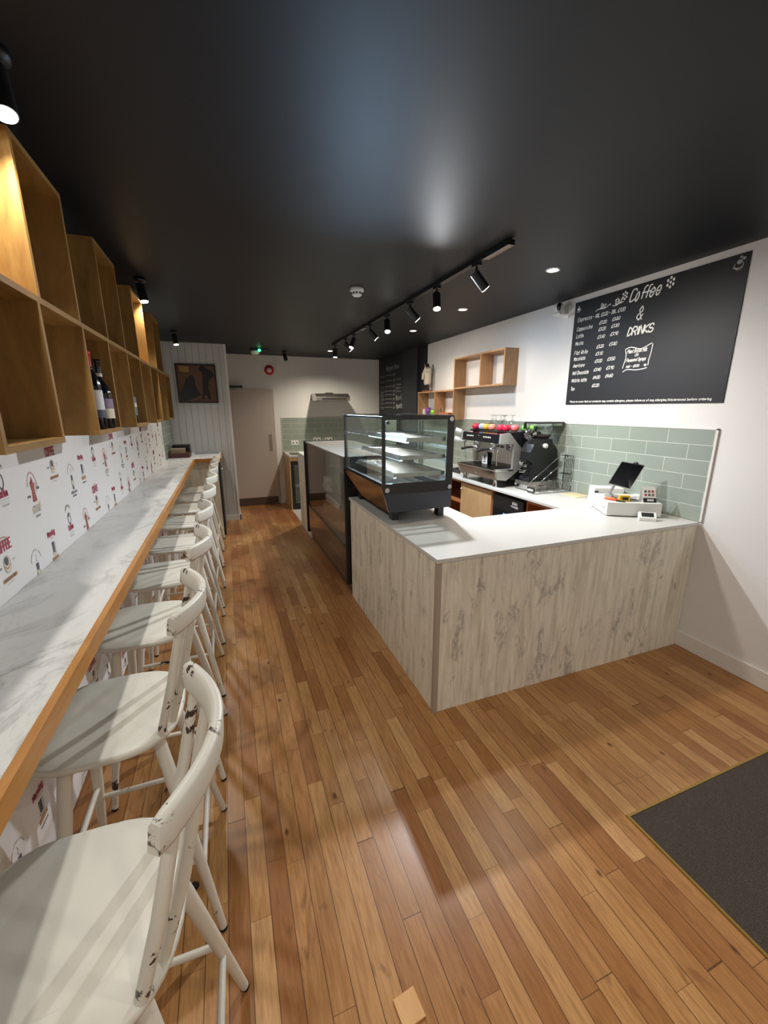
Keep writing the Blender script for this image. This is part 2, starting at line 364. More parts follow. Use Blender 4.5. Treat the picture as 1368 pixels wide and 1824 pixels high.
# ---------------------------------------------------------------- single stroke lettering
# x 0-4, y 0-9: baseline 2, x-height 6, cap height 8, descender 0
G = {
 'A': '02 28 42|14 34', 'B': '02 08 28 37 26 05|05 25 34 33 22 02', 'C': '47 38 18 07 03 12 32 43', 'D': '02 08 28 46 44 22 02', 'E': '48 08 02 42|05 35',
 'F': '48 08 02|05 35', 'G': '47 38 18 06 04 12 32 44 25', 'H': '02 08|42 48|05 45', 'I': '12 18', 'K': '02 08|48 05 42', 'L': '08 02 42', 'M': '02 08 24 48 42',
 'N': '02 08 42 48', 'O': '18 06 04 12 32 44 46 38 18', 'P': '02 08 38 47 46 35 05', 'R': '02 08 38 47 46 35 05|25 42', 'S': '47 38 18 07 06 15 35 44 43 32 12 03',
 'T': '08 48|28 22', 'U': '08 03 12 32 43 48', 'V': '08 22 48', 'W': '08 12 25 32 48', 'Y': '08 25 48|25 22', 'Z': '08 48 02 42',
 'a': '36 16 05 03 12 32|36 33 42', 'b': '08 02|05 26 35 33 22 02', 'c': '35 26 16 04 12 22 33', 'd': '38 32|35 16 04 12 33', 'e': '04 34 35 26 16 05 03 12 22 33',
 'f': '38 28 17 12|05 35', 'g': '36 16 05 03 12 33|36 31 20 00', 'h': '08 02|05 26 35 32', 'i': '16 12|17 18', 'j': '26 20 00|27 28', 'k': '08 02|36 04 32', 'l': '18 13 22',
 'm': '02 06|05 16 25 22|25 36 45 42', 'n': '02 06|05 26 35 32', 'o': '16 04 12 22 34 26 16', 'p': '06 00|05 26 35 33 22 03', 'q': '36 16 04 12 33|36 30', 'r': '02 06|04 26 36',
 's': '36 16 05 33 22 02', 't': '18 13 22 32|05 36', 'u': '06 03 12 32|36 32', 'v': '06 22 36', 'w': '06 12 24 32 46', 'x': '06 32|02 36', 'y': '06 03 13 36|36 31 10 00', 'z': '06 36 02 32',
 '0': '18 06 04 12 32 44 46 38 18', '1': '06 28 22', '2': '07 18 38 46 02 42', '3': '08 48 25 44 33 12 02', '4': '32 38 04 44', '5': '48 08 05 35 43 32 02', '6': '38 06 03 12 32 44 35 04',
 '7': '08 48 12', '8': '18 07 15 33 22 12 03 35 37 28 18', '9': '45 25 06 17 28 37 42', '£': '47 38 27 13 02 42|05 35', '&': '42 16 17 28 36 04 03 12 22 44', '.': '12 13', ',': '13 01', '-': '05 35',
 '/': '01 48', "'": '18 16', '(': '28 05 21', ' ': ''}
NARROW = {'i': 2.4, 'l': 2.6, '.': 2, ',': 2, ' ': 3, 'I': 2.5, "'": 2, '1': 3.4, 'j': 3, 'f': 4, 't': 4, 'r': 4}
def smooth_path(p):
    if len(p) < 3: return p
    out = []
    for i in range(len(p) - 1):
        p0 = p[max(i - 1, 0)]; p1 = p[i]; p2 = p[i + 1]; p3 = p[min(i + 2, len(p) - 1)]
        for k in range(3):
            t = k / 3
            out.append(tuple(0.5 * (2 * p1[a] + (p2[a] - p0[a]) * t + (2 * p0[a] - 5 * p1[a] + 4 * p2[a] - p3[a]) * t * t + (3 * p1[a] - p0[a] - 3 * p2[a] + p3[a]) * t ** 3) for a in (0, 1)))
    out.append(p[-1]); return out
def text_paths(txt, u, v, h, width=None, slant=0.15, jit=0.25, smooth=True, rnd=random):
    """polylines in (u,v); h = cap height; width = total width"""
    adv = sum(NARROW.get(c, 5) for c in txt); sc = h / 6.0; sx = sc if width is None else width / adv
    out = []; x = 0
    for c in txt:
        for st in G.get(c, '').split('|'):
            if not st: continue
            pts = []
            for q in st.split():
                px, py = int(q[0]) + rnd.uniform(-jit, jit), int(q[1]) - 2 + rnd.uniform(-jit, jit)
                pts.append((u + (x + px) * sx + py * sc * slant, v + py * sc))
            out.append(smooth_path(pts) if smooth else pts)
        x += NARROW.get(c, 5)
    return out
def fnormal(fn):
    o, a, b = Vector(fn(0, 0)), Vector(fn(1, 0)), Vector(fn(0, 1))
    return (a - o).cross(b - o).normalized()
def ribbon(mb, paths, fn, wd, mi=0):
    """flat strokes as mitred strips; fn maps (u,v) to a 3-D point; strokes that cross lie a hair apart"""
    N = fnormal(fn)
    for k, p in enumerate(paths):
        q = [p[0]]
        for t in p[1:]:
            if math.hypot(t[0] - q[-1][0], t[1] - q[-1][1]) > wd * 0.08: q.append(t)
        if len(q) < 2: continue
        n = len(q); off = N * (0.00005 * (1 + k % 15)); vs = []
        for i in range(n):
            a, b = q[max(i - 1, 0)], q[min(i + 1, n - 1)]
            dx, dy = b[0] - a[0], b[1] - a[1]; L = math.hypot(dx, dy) or 1e-9; dx, dy = dx / L, dy / L
            m = 1.0
            if 0 < i < n - 1:
                ex, ey = q[i][0] - a[0], q[i][1] - a[1]; l2 = math.hypot(ex, ey) or 1e-9
                m = 1 / max(.55, abs(ex / l2 * dx + ey / l2 * dy))
            e = wd * .4 * (-1 if i == 0 else (1 if i == n - 1 else 0))
            cx, cy = q[i][0] + dx * e, q[i][1] + dy * e
            vs += [Vector(fn(cx - dy * wd / 2 * m, cy + dx * wd / 2 * m)) + off, Vector(fn(cx + dy * wd / 2 * m, cy - dx * wd / 2 * m)) + off]
        mb.add(vs, [(2 * i, 2 * i + 1, 2 * i + 3, 2 * i + 2) for i in range(n - 1)], mi)
def arc(cx, cy, rx, ry, a0, a1, n=12): return [(cx + rx * math.cos(math.radians(a0 + (a1 - a0) * k / n)), cy + ry * math.sin(math.radians(a0 + (a1 - a0) * k / n))) for k in range(n + 1)]
def fill(mb, pts, fn, mi=0): N = fnormal(fn) * 0.00002; mb.add([Vector(fn(*p)) + N for p in pts], [list(range(len(pts)))], mi)

# ================================================================ THE SETTING
def fgrid(x0, x1, ys, z=0.0):
    mb = MB()
    for a, b in zip(ys[:-1], ys[1:]):
        mb.quad((x0, a, fz(a) + z), (x1, a, fz(a) + z), (x1, b, fz(b) + z), (x0, b, fz(b) + z))
    return mb
YS = [YF, 3.8, 8.0]
struct('floor', fgrid(XL - .1, 0.985, YS), M['floor'])
mbf = MB(); mbf.quad((0.985, YF, 0), (XR + .1, YF, 0), (XR + .1, 1.9, 0), (0.985, 1.9, 0)); struct('floor', mbf, M['floor'])
mbf = MB()
for a, b in ((1.9, 3.8), (3.8, 8.0)): mbf.quad((0.985, a, fz(a)), (XR + .1, a, fz(a)), (XR + .1, b, fz(b)), (0.985, b, fz(b)))
struct('floor_service', mbf, M['vinyl'])
struct('ceiling', MB().box(XL - .1, XR + .1, YF, YB + .1, ZC, ZC + .1), M['ceil'])
wl = struct('wall_left', MB().box(XL - .1, XL, YF, YB, -0.13, ZC), M['white'])
struct('wall_right', MB().box(XR, XR + .1, YF, 5.87, -0.13, ZC), M['white'])
struct('wall_right', MB().box(XR, XR + .1, 5.87, YB, -0.13, ZC), M['black_wall'])
struct('wall_back', MB().box(XL - .1, XR + .1, YB, YB + .1, -0.15, ZC), M['white'])
struct('wall_front', MB().box(XL - .1, XR + .1, YF - .1, YF, -0.1, ZC), M['white'])
# tongue-and-groove partition with its skirting
struct('wall_partition', MB().box(XL, 0.095, 6.87, YB, -0.13, ZC), M['tg'])
struct('baseboard_partition', MB().box(-0.14, 0.11, 6.852, 6.87, -0.13, 0.0).box(0.095, 0.113, 6.852, YB, -0.13, 0.0), M['skirt'])
struct('trim_1', MB().box(0.07, 0.103, 6.862, 6.90, 0.0, ZC), M['skirt'])
struct('baseboard_right', MB().rbox(XR - .016, XR, YF, 1.74, 0, 0.115, 0.006, ax='y'), M['skirt'])
struct('baseboard_back', MB().box(0.84, 0.962, YB - .015, YB, -0.13, -0.02), M['skirt'])
# dark upright panel where the black wall starts
struct('trim_2', MB().box(XR - .035, XR, 6.16, 6.72, 0.9, ZC), plain('charcoal_panel', '#2d2f37', 0.55))
# tiling
struct('wall_tiles_right', MB().box(XR - .009, XR, 1.735, YB, 0.92, 1.523), M['tile_r'])
struct('trim_3', MB().box(XR - .012, XR, 1.722, 1.735, 0.92, 1.53).box(XR - .012, XR, 1.722, YB, 1.523, 1.53), M['skirt'])
struct('wall_tiles_back', MB().box(0.98, XR - .01, YB - .009, YB, 0.86, 1.492), M['tile_b'])
struct('trim_4', MB().box(0.972, 0.98, YB - .012, YB, 0.86, 1.50).box(0.98, XR - .01, YB - .012, YB, 1.492, 1.50), M['skirt'])
struct('wall_tiles_left', MB().box(XL, XL + .009, 5.93, 6.87, 1.02, 1.525), M['tile_r'])
# flush door with push plate, kick plate and closer
d1 = struct('door_1', MB().box(0.103, 0.86, YB - .035, YB, -0.108, 2.0), M['door'])
MB().box(0.735, 0.79, YB - .039, YB - .035, 0.89, 1.2).build('push_plate', plain('dull_plate', '#8a807a', .45), d1)
MB().box(0.105, 0.835, YB - .038, YB - .035, -0.105, 0.03).build('kick_plate', plain('brown_kick_plate', '#5c4d47', 0.35, 0.4), d1)
cl = MB().box(0.103, 0.33, YB - .075, YB - .035, 2.02, 2.05).box(0.30, 0.335, YB - .08, YB - .03, 2.015, 2.055).build('door_closer', M['black'], d1)
MB().box(0.103, 0.24, YB - .07, YB - .035, 2.003, 2.012).build('closer_arm', M['darksteel'], d1)

# wallpaper print: little vintage coffee emblems, staggered rows
wm = [plain('print_maroon', '#a44a5c', 0.8), plain('print_charcoal', '#5a5c64', 0.8), plain('print_tan', '#ad8560', 0.8), plain('print_grey', '#b5b2a9', 0.8), plain('print_cream', '#d8cdb8', 0.8), plain('print_red', '#a04a44', 0.8), plain('print_rose', '#cf9d92', 0.8)]
wp = MB(); rw = random.Random(3)
def emblem(kind, y, z):
    # v up, u along +y ; drawn a hair in front of the wall
    lay = [0.0]
    def fn(u, v): return (XL + 0.0008 + lay[0], y + u, z + v)
    def tx(s, u, v, h, wd, mi, lw, sl=0.0): ribbon(wp, text_paths(s, u, v, h, wd, sl, 0.0, False, rw), fn, lw, mi)
    def top(n): lay[0] = n * 0.0003
    if kind == 0:      # COFFEE over a cup seen from above, banner below
        ribbon(wp, [arc(0, .066, .03, .008, 160, 20, 6)], fn, .004, 2)
        tx('COFFEE', -.05, .028, .034, .105, 0, .0072)
        fill(wp, arc(0, -.022, .026, .032, 0, 360, 18), fn, 3); top(1); fill(wp, arc(0, -.024, .021, .026, 0, 360, 16), fn, 4)
        top(2); fill(wp, arc(-.003, -.010, .014, .015, 0, 360, 14), fn, 1); ribbon(wp, [arc(-.002, -.018, .017, .018, 200, 340, 8)], fn, .003, 5); top(0)
        tx('FRESH', -.062, -.026, .006, .022, 1, .0014); tx('HOT', .042, -.02, .006, .02, 3, .0014)
        fill(wp, [(-.048, -.078), (.048, -.078), (.052, -.072), (.048, -.064), (-.048, -.064), (-.052, -.071)], fn, 2); top(1)
        tx('BEANS', -.04, -.074, .007, .08, 1, .0016); top(0); tx('ESPRESSO', -.03, -.09, .005, .06, 4, .001)
    elif kind == 1:    # red moka pot, arched lettering, COFFEE ribbon
        for k in range(11):
            a = 160 - 14 * k; ribbon(wp, [arc(0, -.002, .045, .075, a, a - 9, 2)], fn, .006, 6)
        fill(wp, [(-.02, -.045), (.02, -.045), (.013, -.002), (.02, .03), (-.015, .038), (-.021, .03), (-.013, -.002)], fn, 5)
        fill(wp, [(-.014, .034), (.012, .034), (.006, .046), (0, .058), (-.005, .046)], fn, 0); top(1)
        ribbon(wp, [[(-.006, .028), (-.005, -.04)], [(.004, .028), (.006, -.04)]], fn, .002, 6); top(0)
        ribbon(wp, [[(.013, .03), (.03, .025), (.031, -.008)]], fn, .005, 3)
        tx('FRESH', -.058, -.022, .008, .027, 1, .002); tx('GOOD', .034, .0, .008, .025, 1, .002)
        fill(wp, [(-.05, -.095), (-.032, -.09), (.032, -.074), (.052, -.072), (.04, -.06), (.052, -.05), (.03, -.052), (-.03, -.066), (-.048, -.07), (-.036, -.082)], fn, 4); top(1)
        tx('COFFEE', -.034, -.088, .026, .072, 3, .0045, .0); top(0); tx('SINCE', -.022, -.108, .008, .045, 1, .0018)
    elif kind == 2:    # tall brewer, arc of small text
        ribbon(wp, [arc(0, .02, .045, .05, 170, 125, 6), arc(0, .02, .045, .05, 115, 70, 6), arc(0, .02, .045, .05, 55, 15, 5)], fn, .005, 3)
        ribbon(wp, [[(0, .052), (.004, .04), (-.003, .03), (.003, .022)]], fn, .003, 3)
        fill(wp, [(-.012, .016), (.012, .016), (.012, -.006), (.006, -.012), (-.006, -.012), (-.012, -.006)], fn, 1)
        fill(wp, arc(0, -.024, .014, .014, 0, 360, 12), fn, 4); ribbon(wp, [arc(0, -.024, .014, .014, 0, 360, 12)], fn, .003, 1)
        fill(wp, [(-.006, -.036), (.006, -.036), (.014, -.056), (-.014, -.056)], fn, 1)
        tx('BREWING', -.042, -.076, .011, .085, 1, .0026); tx('coffee', -.028, -.092, .009, .055, 1, .0026)
    elif kind == 3:    # Morning, dark tall cup, tan label
        tx('Morning', -.038, .048, .022, .082, 0, .0062); tx('fresh', -.014, .034, .007, .03, 3, .0014)
        fill(wp, [(-.012, -.03), (.01, -.03), (.012, .018), (-.014, .02)], fn, 1); ribbon(wp, [arc(.012, -.002, .011, .016, 80, -80, 6)], fn, .004, 3)
        ribbon(wp, [arc(0, -.026, .02, .014, 185, 355, 8)], fn, .005, 3)
        fill(wp, [(-.034, -.064), (.034, -.064), (.034, -.046), (-.034, -.046)], fn, 2); tx('HANDMADE', -.03, -.082, .007, .06, 1, .0018)
    else:              # cup swirl with Coffee below
        for k in range(8):
            a = 155 - 16 * k; ribbon(wp, [arc(0, .022, .036, .042, a, a - 12, 2)], fn, .010, 4)
        ribbon(wp, [arc(0, .0, .018, .026, 100, 440, 18)], fn, .006, 1); fill(wp, arc(-.005, .016, .009, .009, 0, 360, 10), fn, 1)
        tx('Coffee', -.032, -.054, .024, .066, 0, .006)
        ribbon(wp, [[(-.033, -.074), (.033, -.074), (.033, -.064), (-.033, -.064), (-.033, -.074)]], fn, .0018, 3)
        tx('PREMIUM', -.024, -.088, .006, .05, 3, .0014)
seq = [(4, 0.0, 0.0), (1, 0.235, -0.075), (0, 0.475, 0.015), (2, 0.69, -0.095), (3, 0.87, -0.065)]
for r in range(-1, 6):
    zr = 1.415 - 0.272 * r
    if zr > 1.6 or zr < 0.05: continue
    for k in range(-2, 5):
        y0 = 1.80 + k * 1.11 - (0.555 if r % 2 else 0)
        for kd, dy, dz in seq:
            y = y0 + dy
            if y < -0.6 or y > 5.88: continue
            z = zr + dz
            if abs(z - 1.0) < 0.035 and False: continue
            emblem(kd, y, z)
wp.build('printed_pattern', wm, wl)

# entrance mat let into the floor
mt = thing('entrance_mat', 'dark brown coir entrance mat with a thin brass edge let into the wooden floor', 'mat', (2.1, 0.1, 0))
MB().box(1.437, XR - .02, -0.95, 0.903, 0.0005, 0.004).build('mat_pile', M['mat'], mt)
MB().box(1.427, 1.437, -0.95, 0.913, 0.0005, 0.006).box(1.437, XR - .02, 0.903, 0.913, 0.0005, 0.006).build('edge_strip', M['brass'], mt)
blk = MB().prism([(0.306, 0.745), (0.373, 0.752), (0.380, 0.683), (0.313, 0.676)], 0.0, 0.006)
blk.build('wood_offcut', M['block'], label='small pale rectangular timber offcut lying flat on the wooden floor', category='wood offcut')
kn = MB().ell((-0.248, 1.262, 0.012), 0.017, 0.014, 0.012); kn.build('rubber_foot_cap', M['rubber'], label='loose round black rubber cap lying on the floor under the stools', category='rubber cap')

# ================================================================ BAR TABLE ALONG THE LEFT WALL
bt = thing('bar_table', 'long narrow white marble-topped bar with oak edge along the patterned wall', 'bar table', (-0.58, 3.0, 0))
MB().box(XL + .003, -0.431, YF + .02, 5.93, TZ - .028, TZ).build('tabletop', M['marble'], bt)
MB().box(-0.431, -0.411, YF + .02, 5.93, TZ - .05, TZ).build('edge_strip', M['oak'], bt)
for y in (1.4, 2.9, 4.4, 5.6): MB().box(XL + .003, -0.50, y - .02, y + .02, TZ - .07, TZ - .028).box(XL + .003, XL + .02, y - .02, y + .02, TZ - .30, TZ - .07).build('bracket', M['black'], bt)
ec = thing('end_cabinet', 'marble-topped cupboard clad in pale wood at the far end of the bar table', 'cabinet', (-0.45, 6.4, fz(6.4)))
MB().box(XL + .012, -0.105, 5.932, 6.852, TZ - .028, TZ).build('worktop', M['marble'], ec)
MB().box(-0.411, -0.105, 5.914, 5.932, TZ - .05, TZ).box(-0.105, -0.09, 5.914, 6.852, TZ - .05, TZ).build('edge_strip', M['oak'], ec)
MB().box(XL + .003, -0.145, 5.96, 6.85, 0, TZ - .028, slope=True).build('carcass', M['clad'], ec)
MB().box(-0.144, -0.118, 5.975, 6.845, 0.0, TZ - .06, slope=True).build('black_side_panel', M['black'], ec, label='black panel on the aisle side')
MB().ell((-0.100, 6.02, 0.86), .016, .016, .016).build('knob', M['skirt'], ec)

# ================================================================ STOOLS
def make_stool():
    root = thing('bar_stool', 'x', 'bar stool', (0, 0, 0))
    S = M['stool']; ZS = 0.74
    # seat: rounded D, deeper curve at the back (+x)
    def outline(k, n=44):
        pts = []
        for i in range(n):
            t = 2 * PI * i / n; c, s = math.cos(t), math.sin(t)
            e = 0.72 if c > 0 else 0.5
            x = math.copysign(abs(c) ** e, c); y = math.copysign(abs(s) ** (0.78 if c > 0 else 0.6), s)
            pts.append((x * 0.195 * k, y * 0.203 * k))
        return pts
    m = MB(); o0, o1, o2, o3 = outline(0.965), outline(1.0), outline(1.0), outline(0.94); n = len(o0)
    lv = [(outline(0.6), ZS - .003), (o0, ZS), (o1, ZS - .006), (o2, ZS - .018), (o3, ZS - .026)]
    vs = [(p[0], p[1], z) for pts, z in lv for p in pts]
    fs = [(r * n + i, (r + 1) * n + i, (r + 1) * n + (i + 1) % n, r * n + (i + 1) % n) for r in range(len(lv) - 1) for i in range(n)]
    m.add(vs, fs, 0, True); m.add([(p[0], p[1], ZS - .026) for p in o3], [list(range(n))]); m.add([(q[0], q[1], ZS - .0029) for q in outline(0.6)], [list(range(n))])
    m.build('seat', S, root)
    feet = {}
    for sx, sy in ((1, 1), (1, -1), (-1, 1), (-1, -1)):
        a = Vector((sx * .115 + .01, sy * .115, ZS - .026)); b = Vector(((.25 if sx > 0 else -.185), sy * .222, 0.0))
        feet[(sx, sy)] = (a, b)
        mid = a.lerp(b, .55)
        lg = MB().tube([a, a.lerp(b, .25), mid, b + (a - b) * .012], [.0175, .019, .0165, .0115], 14).build('leg', S, root)
        MB().tube([b + (a - b) * .013, b], [.0122, .012], 12).build('foot_cap', M['rubber'], lg)
    def at(k, z):
        a, b = feet[k]; t = (a.z - z) / (a.z - b.z); return a.lerp(b, t)
    for y in (-1, 1): MB().cyl(at((1, y), .27), at((-1, y), .27), .009, 10).build('side_stretcher', S, root)
    MB().cyl(at((1, 1), .23), at((1, -1), .23), .0095, 10).build('rear_stretcher', S, root)
    MB().cyl(at((-1, 1), .33), at((-1, -1), .33), .0095, 10).build('front_stretcher', S, root)
    # curved crest rail, leaning back
    def cx(y): return .285 - 1.9 * y * y
    m = MB(); N = 22; prof = [(-.012, -.029), (.010, -.029), (.012, -.020), (.010, .024), (.006, .030), (-.008, .030), (-.013, .022), (-.014, -.020)]
    rings = []
    for i in range(N + 1):
        y = -.193 + .386 * i / N; sl = -3.8 * y; nx, ny = 1 / math.hypot(1, sl), -sl / math.hypot(1, sl)
        k = 1.0 if 0 < i < N else .86
        rings.append([(cx(y) + nx * a * k + .12 * b, y + ny * a * k, 1.092 + b * k) for a, b in prof])
    vs = [q for r in rings for q in r]; P = len(prof)
    m.add(vs, [(i * P + j, (i + 1) * P + j, (i + 1) * P + (j + 1) % P, i * P + (j + 1) % P) for i in range(N) for j in range(P)], 0, True)
    m.add(rings[0], [list(range(P))]); m.add(rings[-1], [list(range(P))[::-1]])
    m.build('crest_rail', S, root)
    for yb, yt, xb in ((-.147, -.166, .142), (-.10, -.113, .167), (.10, .113, .167), (.147, .166, .142)):
        MB().tube([(xb, yb, ZS - .012), ((xb + cx(yt)) / 2 + .004, (yb + yt) / 2, .9), (cx(yt) - .002, yt, 1.072)], [.0115, .0125, .0105], 12).build('spindle', S, root)
    return root
slab = ['whitewashed bar stool nearest the camera, its seat cut by the lower left corner', 'second white bar stool from the camera, worn dark patch on its crest rail', 'third white bar stool from the camera, drawn up to the marble bar',
        'fourth white bar stool from the camera along the marble bar', 'fifth white bar stool, in the middle of the row along the bar', 'sixth white bar stool from the camera along the marble bar',
        'seventh white bar stool from the camera, third from the far end', 'eighth white bar stool from the camera, last but one before the end cabinet', 'farthest white bar stool, right in front of the pale end cabinet']
proto = make_stool()
jit = [0.052, 0, .004, -.004, .0, .004, 0, -.006, 0]; rot = [-1.8, 0, -1, 1, 0, -1.5, 1, 0, -1]
for i in range(9):
    o = proto if i == 0 else copy_tree(proto)
    y = .72 + .603 * i - (.006 if i == 0 else 0)
    o.location = (-0.40 + jit[i], y, fz(y)); o.rotation_euler = (0, 0, math.radians(rot[i]))
    o['label'] = slab[i]; o['group'] = 'bar stools along the marble bar'

# ================================================================ CHECKERBOARD WALL SHELF, LEFT WALL
XS = -0.50; PT = 0.0185
ws = thing('wall_shelf', 'long staggered box shelf of oiled plywood high on the left patterned wall', 'shelf', (-0.62, 3.1, 1.55))
ye = [1.25 + 0.4135 * k for k in range(10)]
MB().box(XL, XS, 0.85, ye[9] + PT, 1.985 - PT / 2, 1.985 + PT / 2).build('middle_board', [M['ply_h']], ws)
for k in range(-1, 9):
    y0 = 1.25 + .4135 * k; y1 = y0 + .4135
    if k % 2 == 0:
        MB().box(XL, XS, y0, y1, 1.553, 1.553 + PT).build('bottom_board', M['ply_h'], ws)
    else:
        MB().box(XL, XS, y0, y1, 2.432 - PT, 2.432).build('top_board', M['ply_h'], ws)
    z0, z1 = (1.553 + PT, 1.985 - PT / 2) if k % 2 == 0 else (1.985 + PT / 2, 2.432 - PT)
    for yy in (y0, y1 - PT): MB().box(XL, XS, yy, yy + PT, z0, z1).build('upright', M['ply'], ws)

def bottle(name, x, y, z, lab, label, cap, bands, h=.30, r=.037, burg=True):
    t = thing(name, label, 'wine bottle', (x, y, z), 'wine bottles on the plywood shelf')
    sh = .55 if burg else .62
    prof = [(0, 0), (r * .9, 0), (r, .006), (r, h * .5), (r * .97, h * sh), (r * .72, h * (sh + .08)), (r * .42, h * (sh + .16)), (r * .36, h * .82), (r * .36, h * .97), (r * .42, h * .975), (r * .42, h), (0, h)]
    MB().lathe(prof, (x, y, z)).build('glass_body', M['blackgloss'], t)
    MB().lathe([(r * .38, h * .80), (r * .385, h * .96), (r * .44, h * .965), (r * .44, h + .001), (0, h + .001)], (x, y, z)).build('capsule', cap, t)
    for z0, z1, mt_ in bands:
        MB().lathe([(r + .0008, z0), (r + .0008, z1)], (x, y, z), seg=32).build('paper_label', mt_, t)
    return t
zb = 1.553 + PT
lw_, lc_ = plain('label_white', '#d8d8d6', .7), plain('label_cream', '#d9cfb8', .7)
lb_, lg_, lp_ = plain('label_slate', '#4d5363', .7), plain('label_greyblue', '#6e7f8e', .7), plain('label_mauve', '#8b7892', .7)
b1 = bottle('wine_bottle', -.547, 2.262, zb, '', 'wine bottle with red capsule and white neck band, behind a plywood upright', M['red'], [(.05, .085, lb_), (.085, .17, lw_)], .335, .038, False)
MB().lathe([(.0162, .232), (.0162, .262)], (-.547, 2.262, zb)).build('neck_band', lw_, b1)
b2 = bottle('wine_bottle', -.538, 2.368, zb, '', 'dark wine bottle with mauve and beige label beside the red-capped bottle', M['blackgloss'], [(.045, .09, lc_), (.09, .135, lp_)], .31, .042)
MB().lathe([(.0165, .225), (.0165, .25)], (-.538, 2.368, zb)).build('neck_band', lw_, b2)
bottle('wine_bottle', -.553, 3.08, zb, '', 'smaller dark wine bottle with blue-grey label standing alone in its box', M['blackgloss'], [(.05, .10, plain('label_green', '#6c7a72', .7)), (.10, .125, lw_), (.125, .16, lg_)], .26, .036, False)

# things on the end cabinet
MB().rbox(-.735, -.485, 6.12, 6.40, TZ, TZ + .058, .006).build('wooden_tray_box', plain('dark_red_wood', '#4a2622', .45, var=.25), bevel=.002, label='low dark red-brown wooden box on the end cabinet, bottom of the pile', category='box')
MB().rbox(-.715, -.545, 6.16, 6.36, TZ + .058, TZ + .115, .004).build('cardboard_box', plain('worn_card', '#8a7a62', .8, var=.2), label='small tan box stacked on the dark red-brown wooden box', category='box')
MB().prism([(6.42, TZ), (6.66, TZ), (6.66, TZ + .11), (6.58, TZ + .15), (6.42, TZ + .15)], -.72, -.50, 'x').build('black_case', M['black'], label='black wedge-shaped case against the panelling behind the stacked boxes', category='case')
MB().rbox(-.45, -.12, 6.55, 6.82, TZ, TZ + .012, .02).rbox(-.44, -.13, 6.56, 6.81, TZ + .012, TZ + .016, .02).build('serving_tray', M['greytray'], label='thin grey tray lying flat on the marble end cabinet', category='tray')

# framed silhouette picture on the partition
pf = thing('framed_picture', 'dark-framed brown picture with two black silhouettes on the white panelling', 'picture', (-.335, 6.87, 1.745))
yq = 6.845
fr = MB(); x0, x1, z0, z1 = -.605, -.065, 1.745, 2.29; fw = .022
for a in ((x0, x1, z0, z0 + fw), (x0, x1, z1 - fw, z1), (x0, x0 + fw, z0 + fw, z1 - fw), (x1 - fw, x1, z0 + fw, z1 - fw)): fr.box(a[0], a[1], yq, 6.87, a[2], a[3])
fr.build('frame', plain('dark_frame', '#1d1512', .4), pf)
MB().box(x0 + fw, x1 - fw, yq + .010, 6.868, z0 + fw, z1 - fw).build('artwork', plain('brown_card', '#6b4a3a', .7, var=.12, scale=6), pf)
def pic(pts, name, m, dy=.0085):
    mb = MB(); mb.prism([(x0 + (x1 - x0) * u, z0 + (z1 - z0) * v) for u, v in pts], yq + dy, yq + .010, 'y'); mb.build(name, m, pf)
pic([(.04, .04), (.2, .05), (.36, .10), (.5, .17), (.58, .2), (.52, .3), (.46, .45), (.46, .6), (.42, .7), (.36, .72), (.30, .66), (.24, .63), (.2, .52), (.14, .4), (.1, .3), (.05, .24), (.07, .12)], 'seated_silhouette', M['black'])
pic([(.56, .09), (.66, .1), (.66, .2), (.72, .2), (.74, .1), (.82, .09), (.80, .26), (.77, .42), (.8, .55), (.84, .64), (.92, .66), (.95, .72), (.88, .84), (.76, .90), (.72, .95), (.64, .97), (.58, .90), (.57, .83), (.65, .8), (.66, .7), (.64, .55), (.63, .4), (.62, .25), (.60, .14)], 'standing_silhouette', M['black'])
pic([(.1, .80), (.33, .78), (.33, .93), (.1, .94)], 'note', plain('yellowed_paper', '#a08548', .8), .007)

# ================================================================ SERVICE COUNTER
X0, Y0 = 0.945, 1.735
sc = thing('service_counter', 'L-shaped service counter clad in distressed whitewashed board panels', 'counter', (1.9, 2.0, 0))
MB().box(X0 + .006, XR - .002, Y0 + .006, Y0 + .03, 0, CZ - .022).build('front_panel', M['clad'], sc)
MB().box(X0 + .006, X0 + .03, Y0 + .031, 3.34, 0, CZ - .022).build('aisle_panel', M['clad'], sc)
MB().box(X0 + .002, X0 + .028, Y0 + .002, Y0 + .0305, 0, CZ - .022).build('corner_trim', plain('taupe_trim', '#a8998a', .5), sc)
MB().box(X0 + .031, 1.52, 3.30, 3.34, 0, CZ - .022).box(1.50, 1.52, 2.35, 3.30, 0, CZ - .022).box(1.50, 2.34, 2.33, 2.35, 0, CZ - .022).build('inner_panel', M['cupboard2'], sc)
MB().box(X0 - .004, XR - .013, Y0 - .005, 2.38, CZ - .022, CZ).box(X0 - .004, 1.56, 2.38, 3.355, CZ - .022, CZ).box(2.345, XR - .013, 2.38, 5.85, CZ - .022, CZ).build('service_worktop', M['top'], bevel=.0015,
    label='continuous white worktop running round the service counter and under the coffee machine', category='worktop')
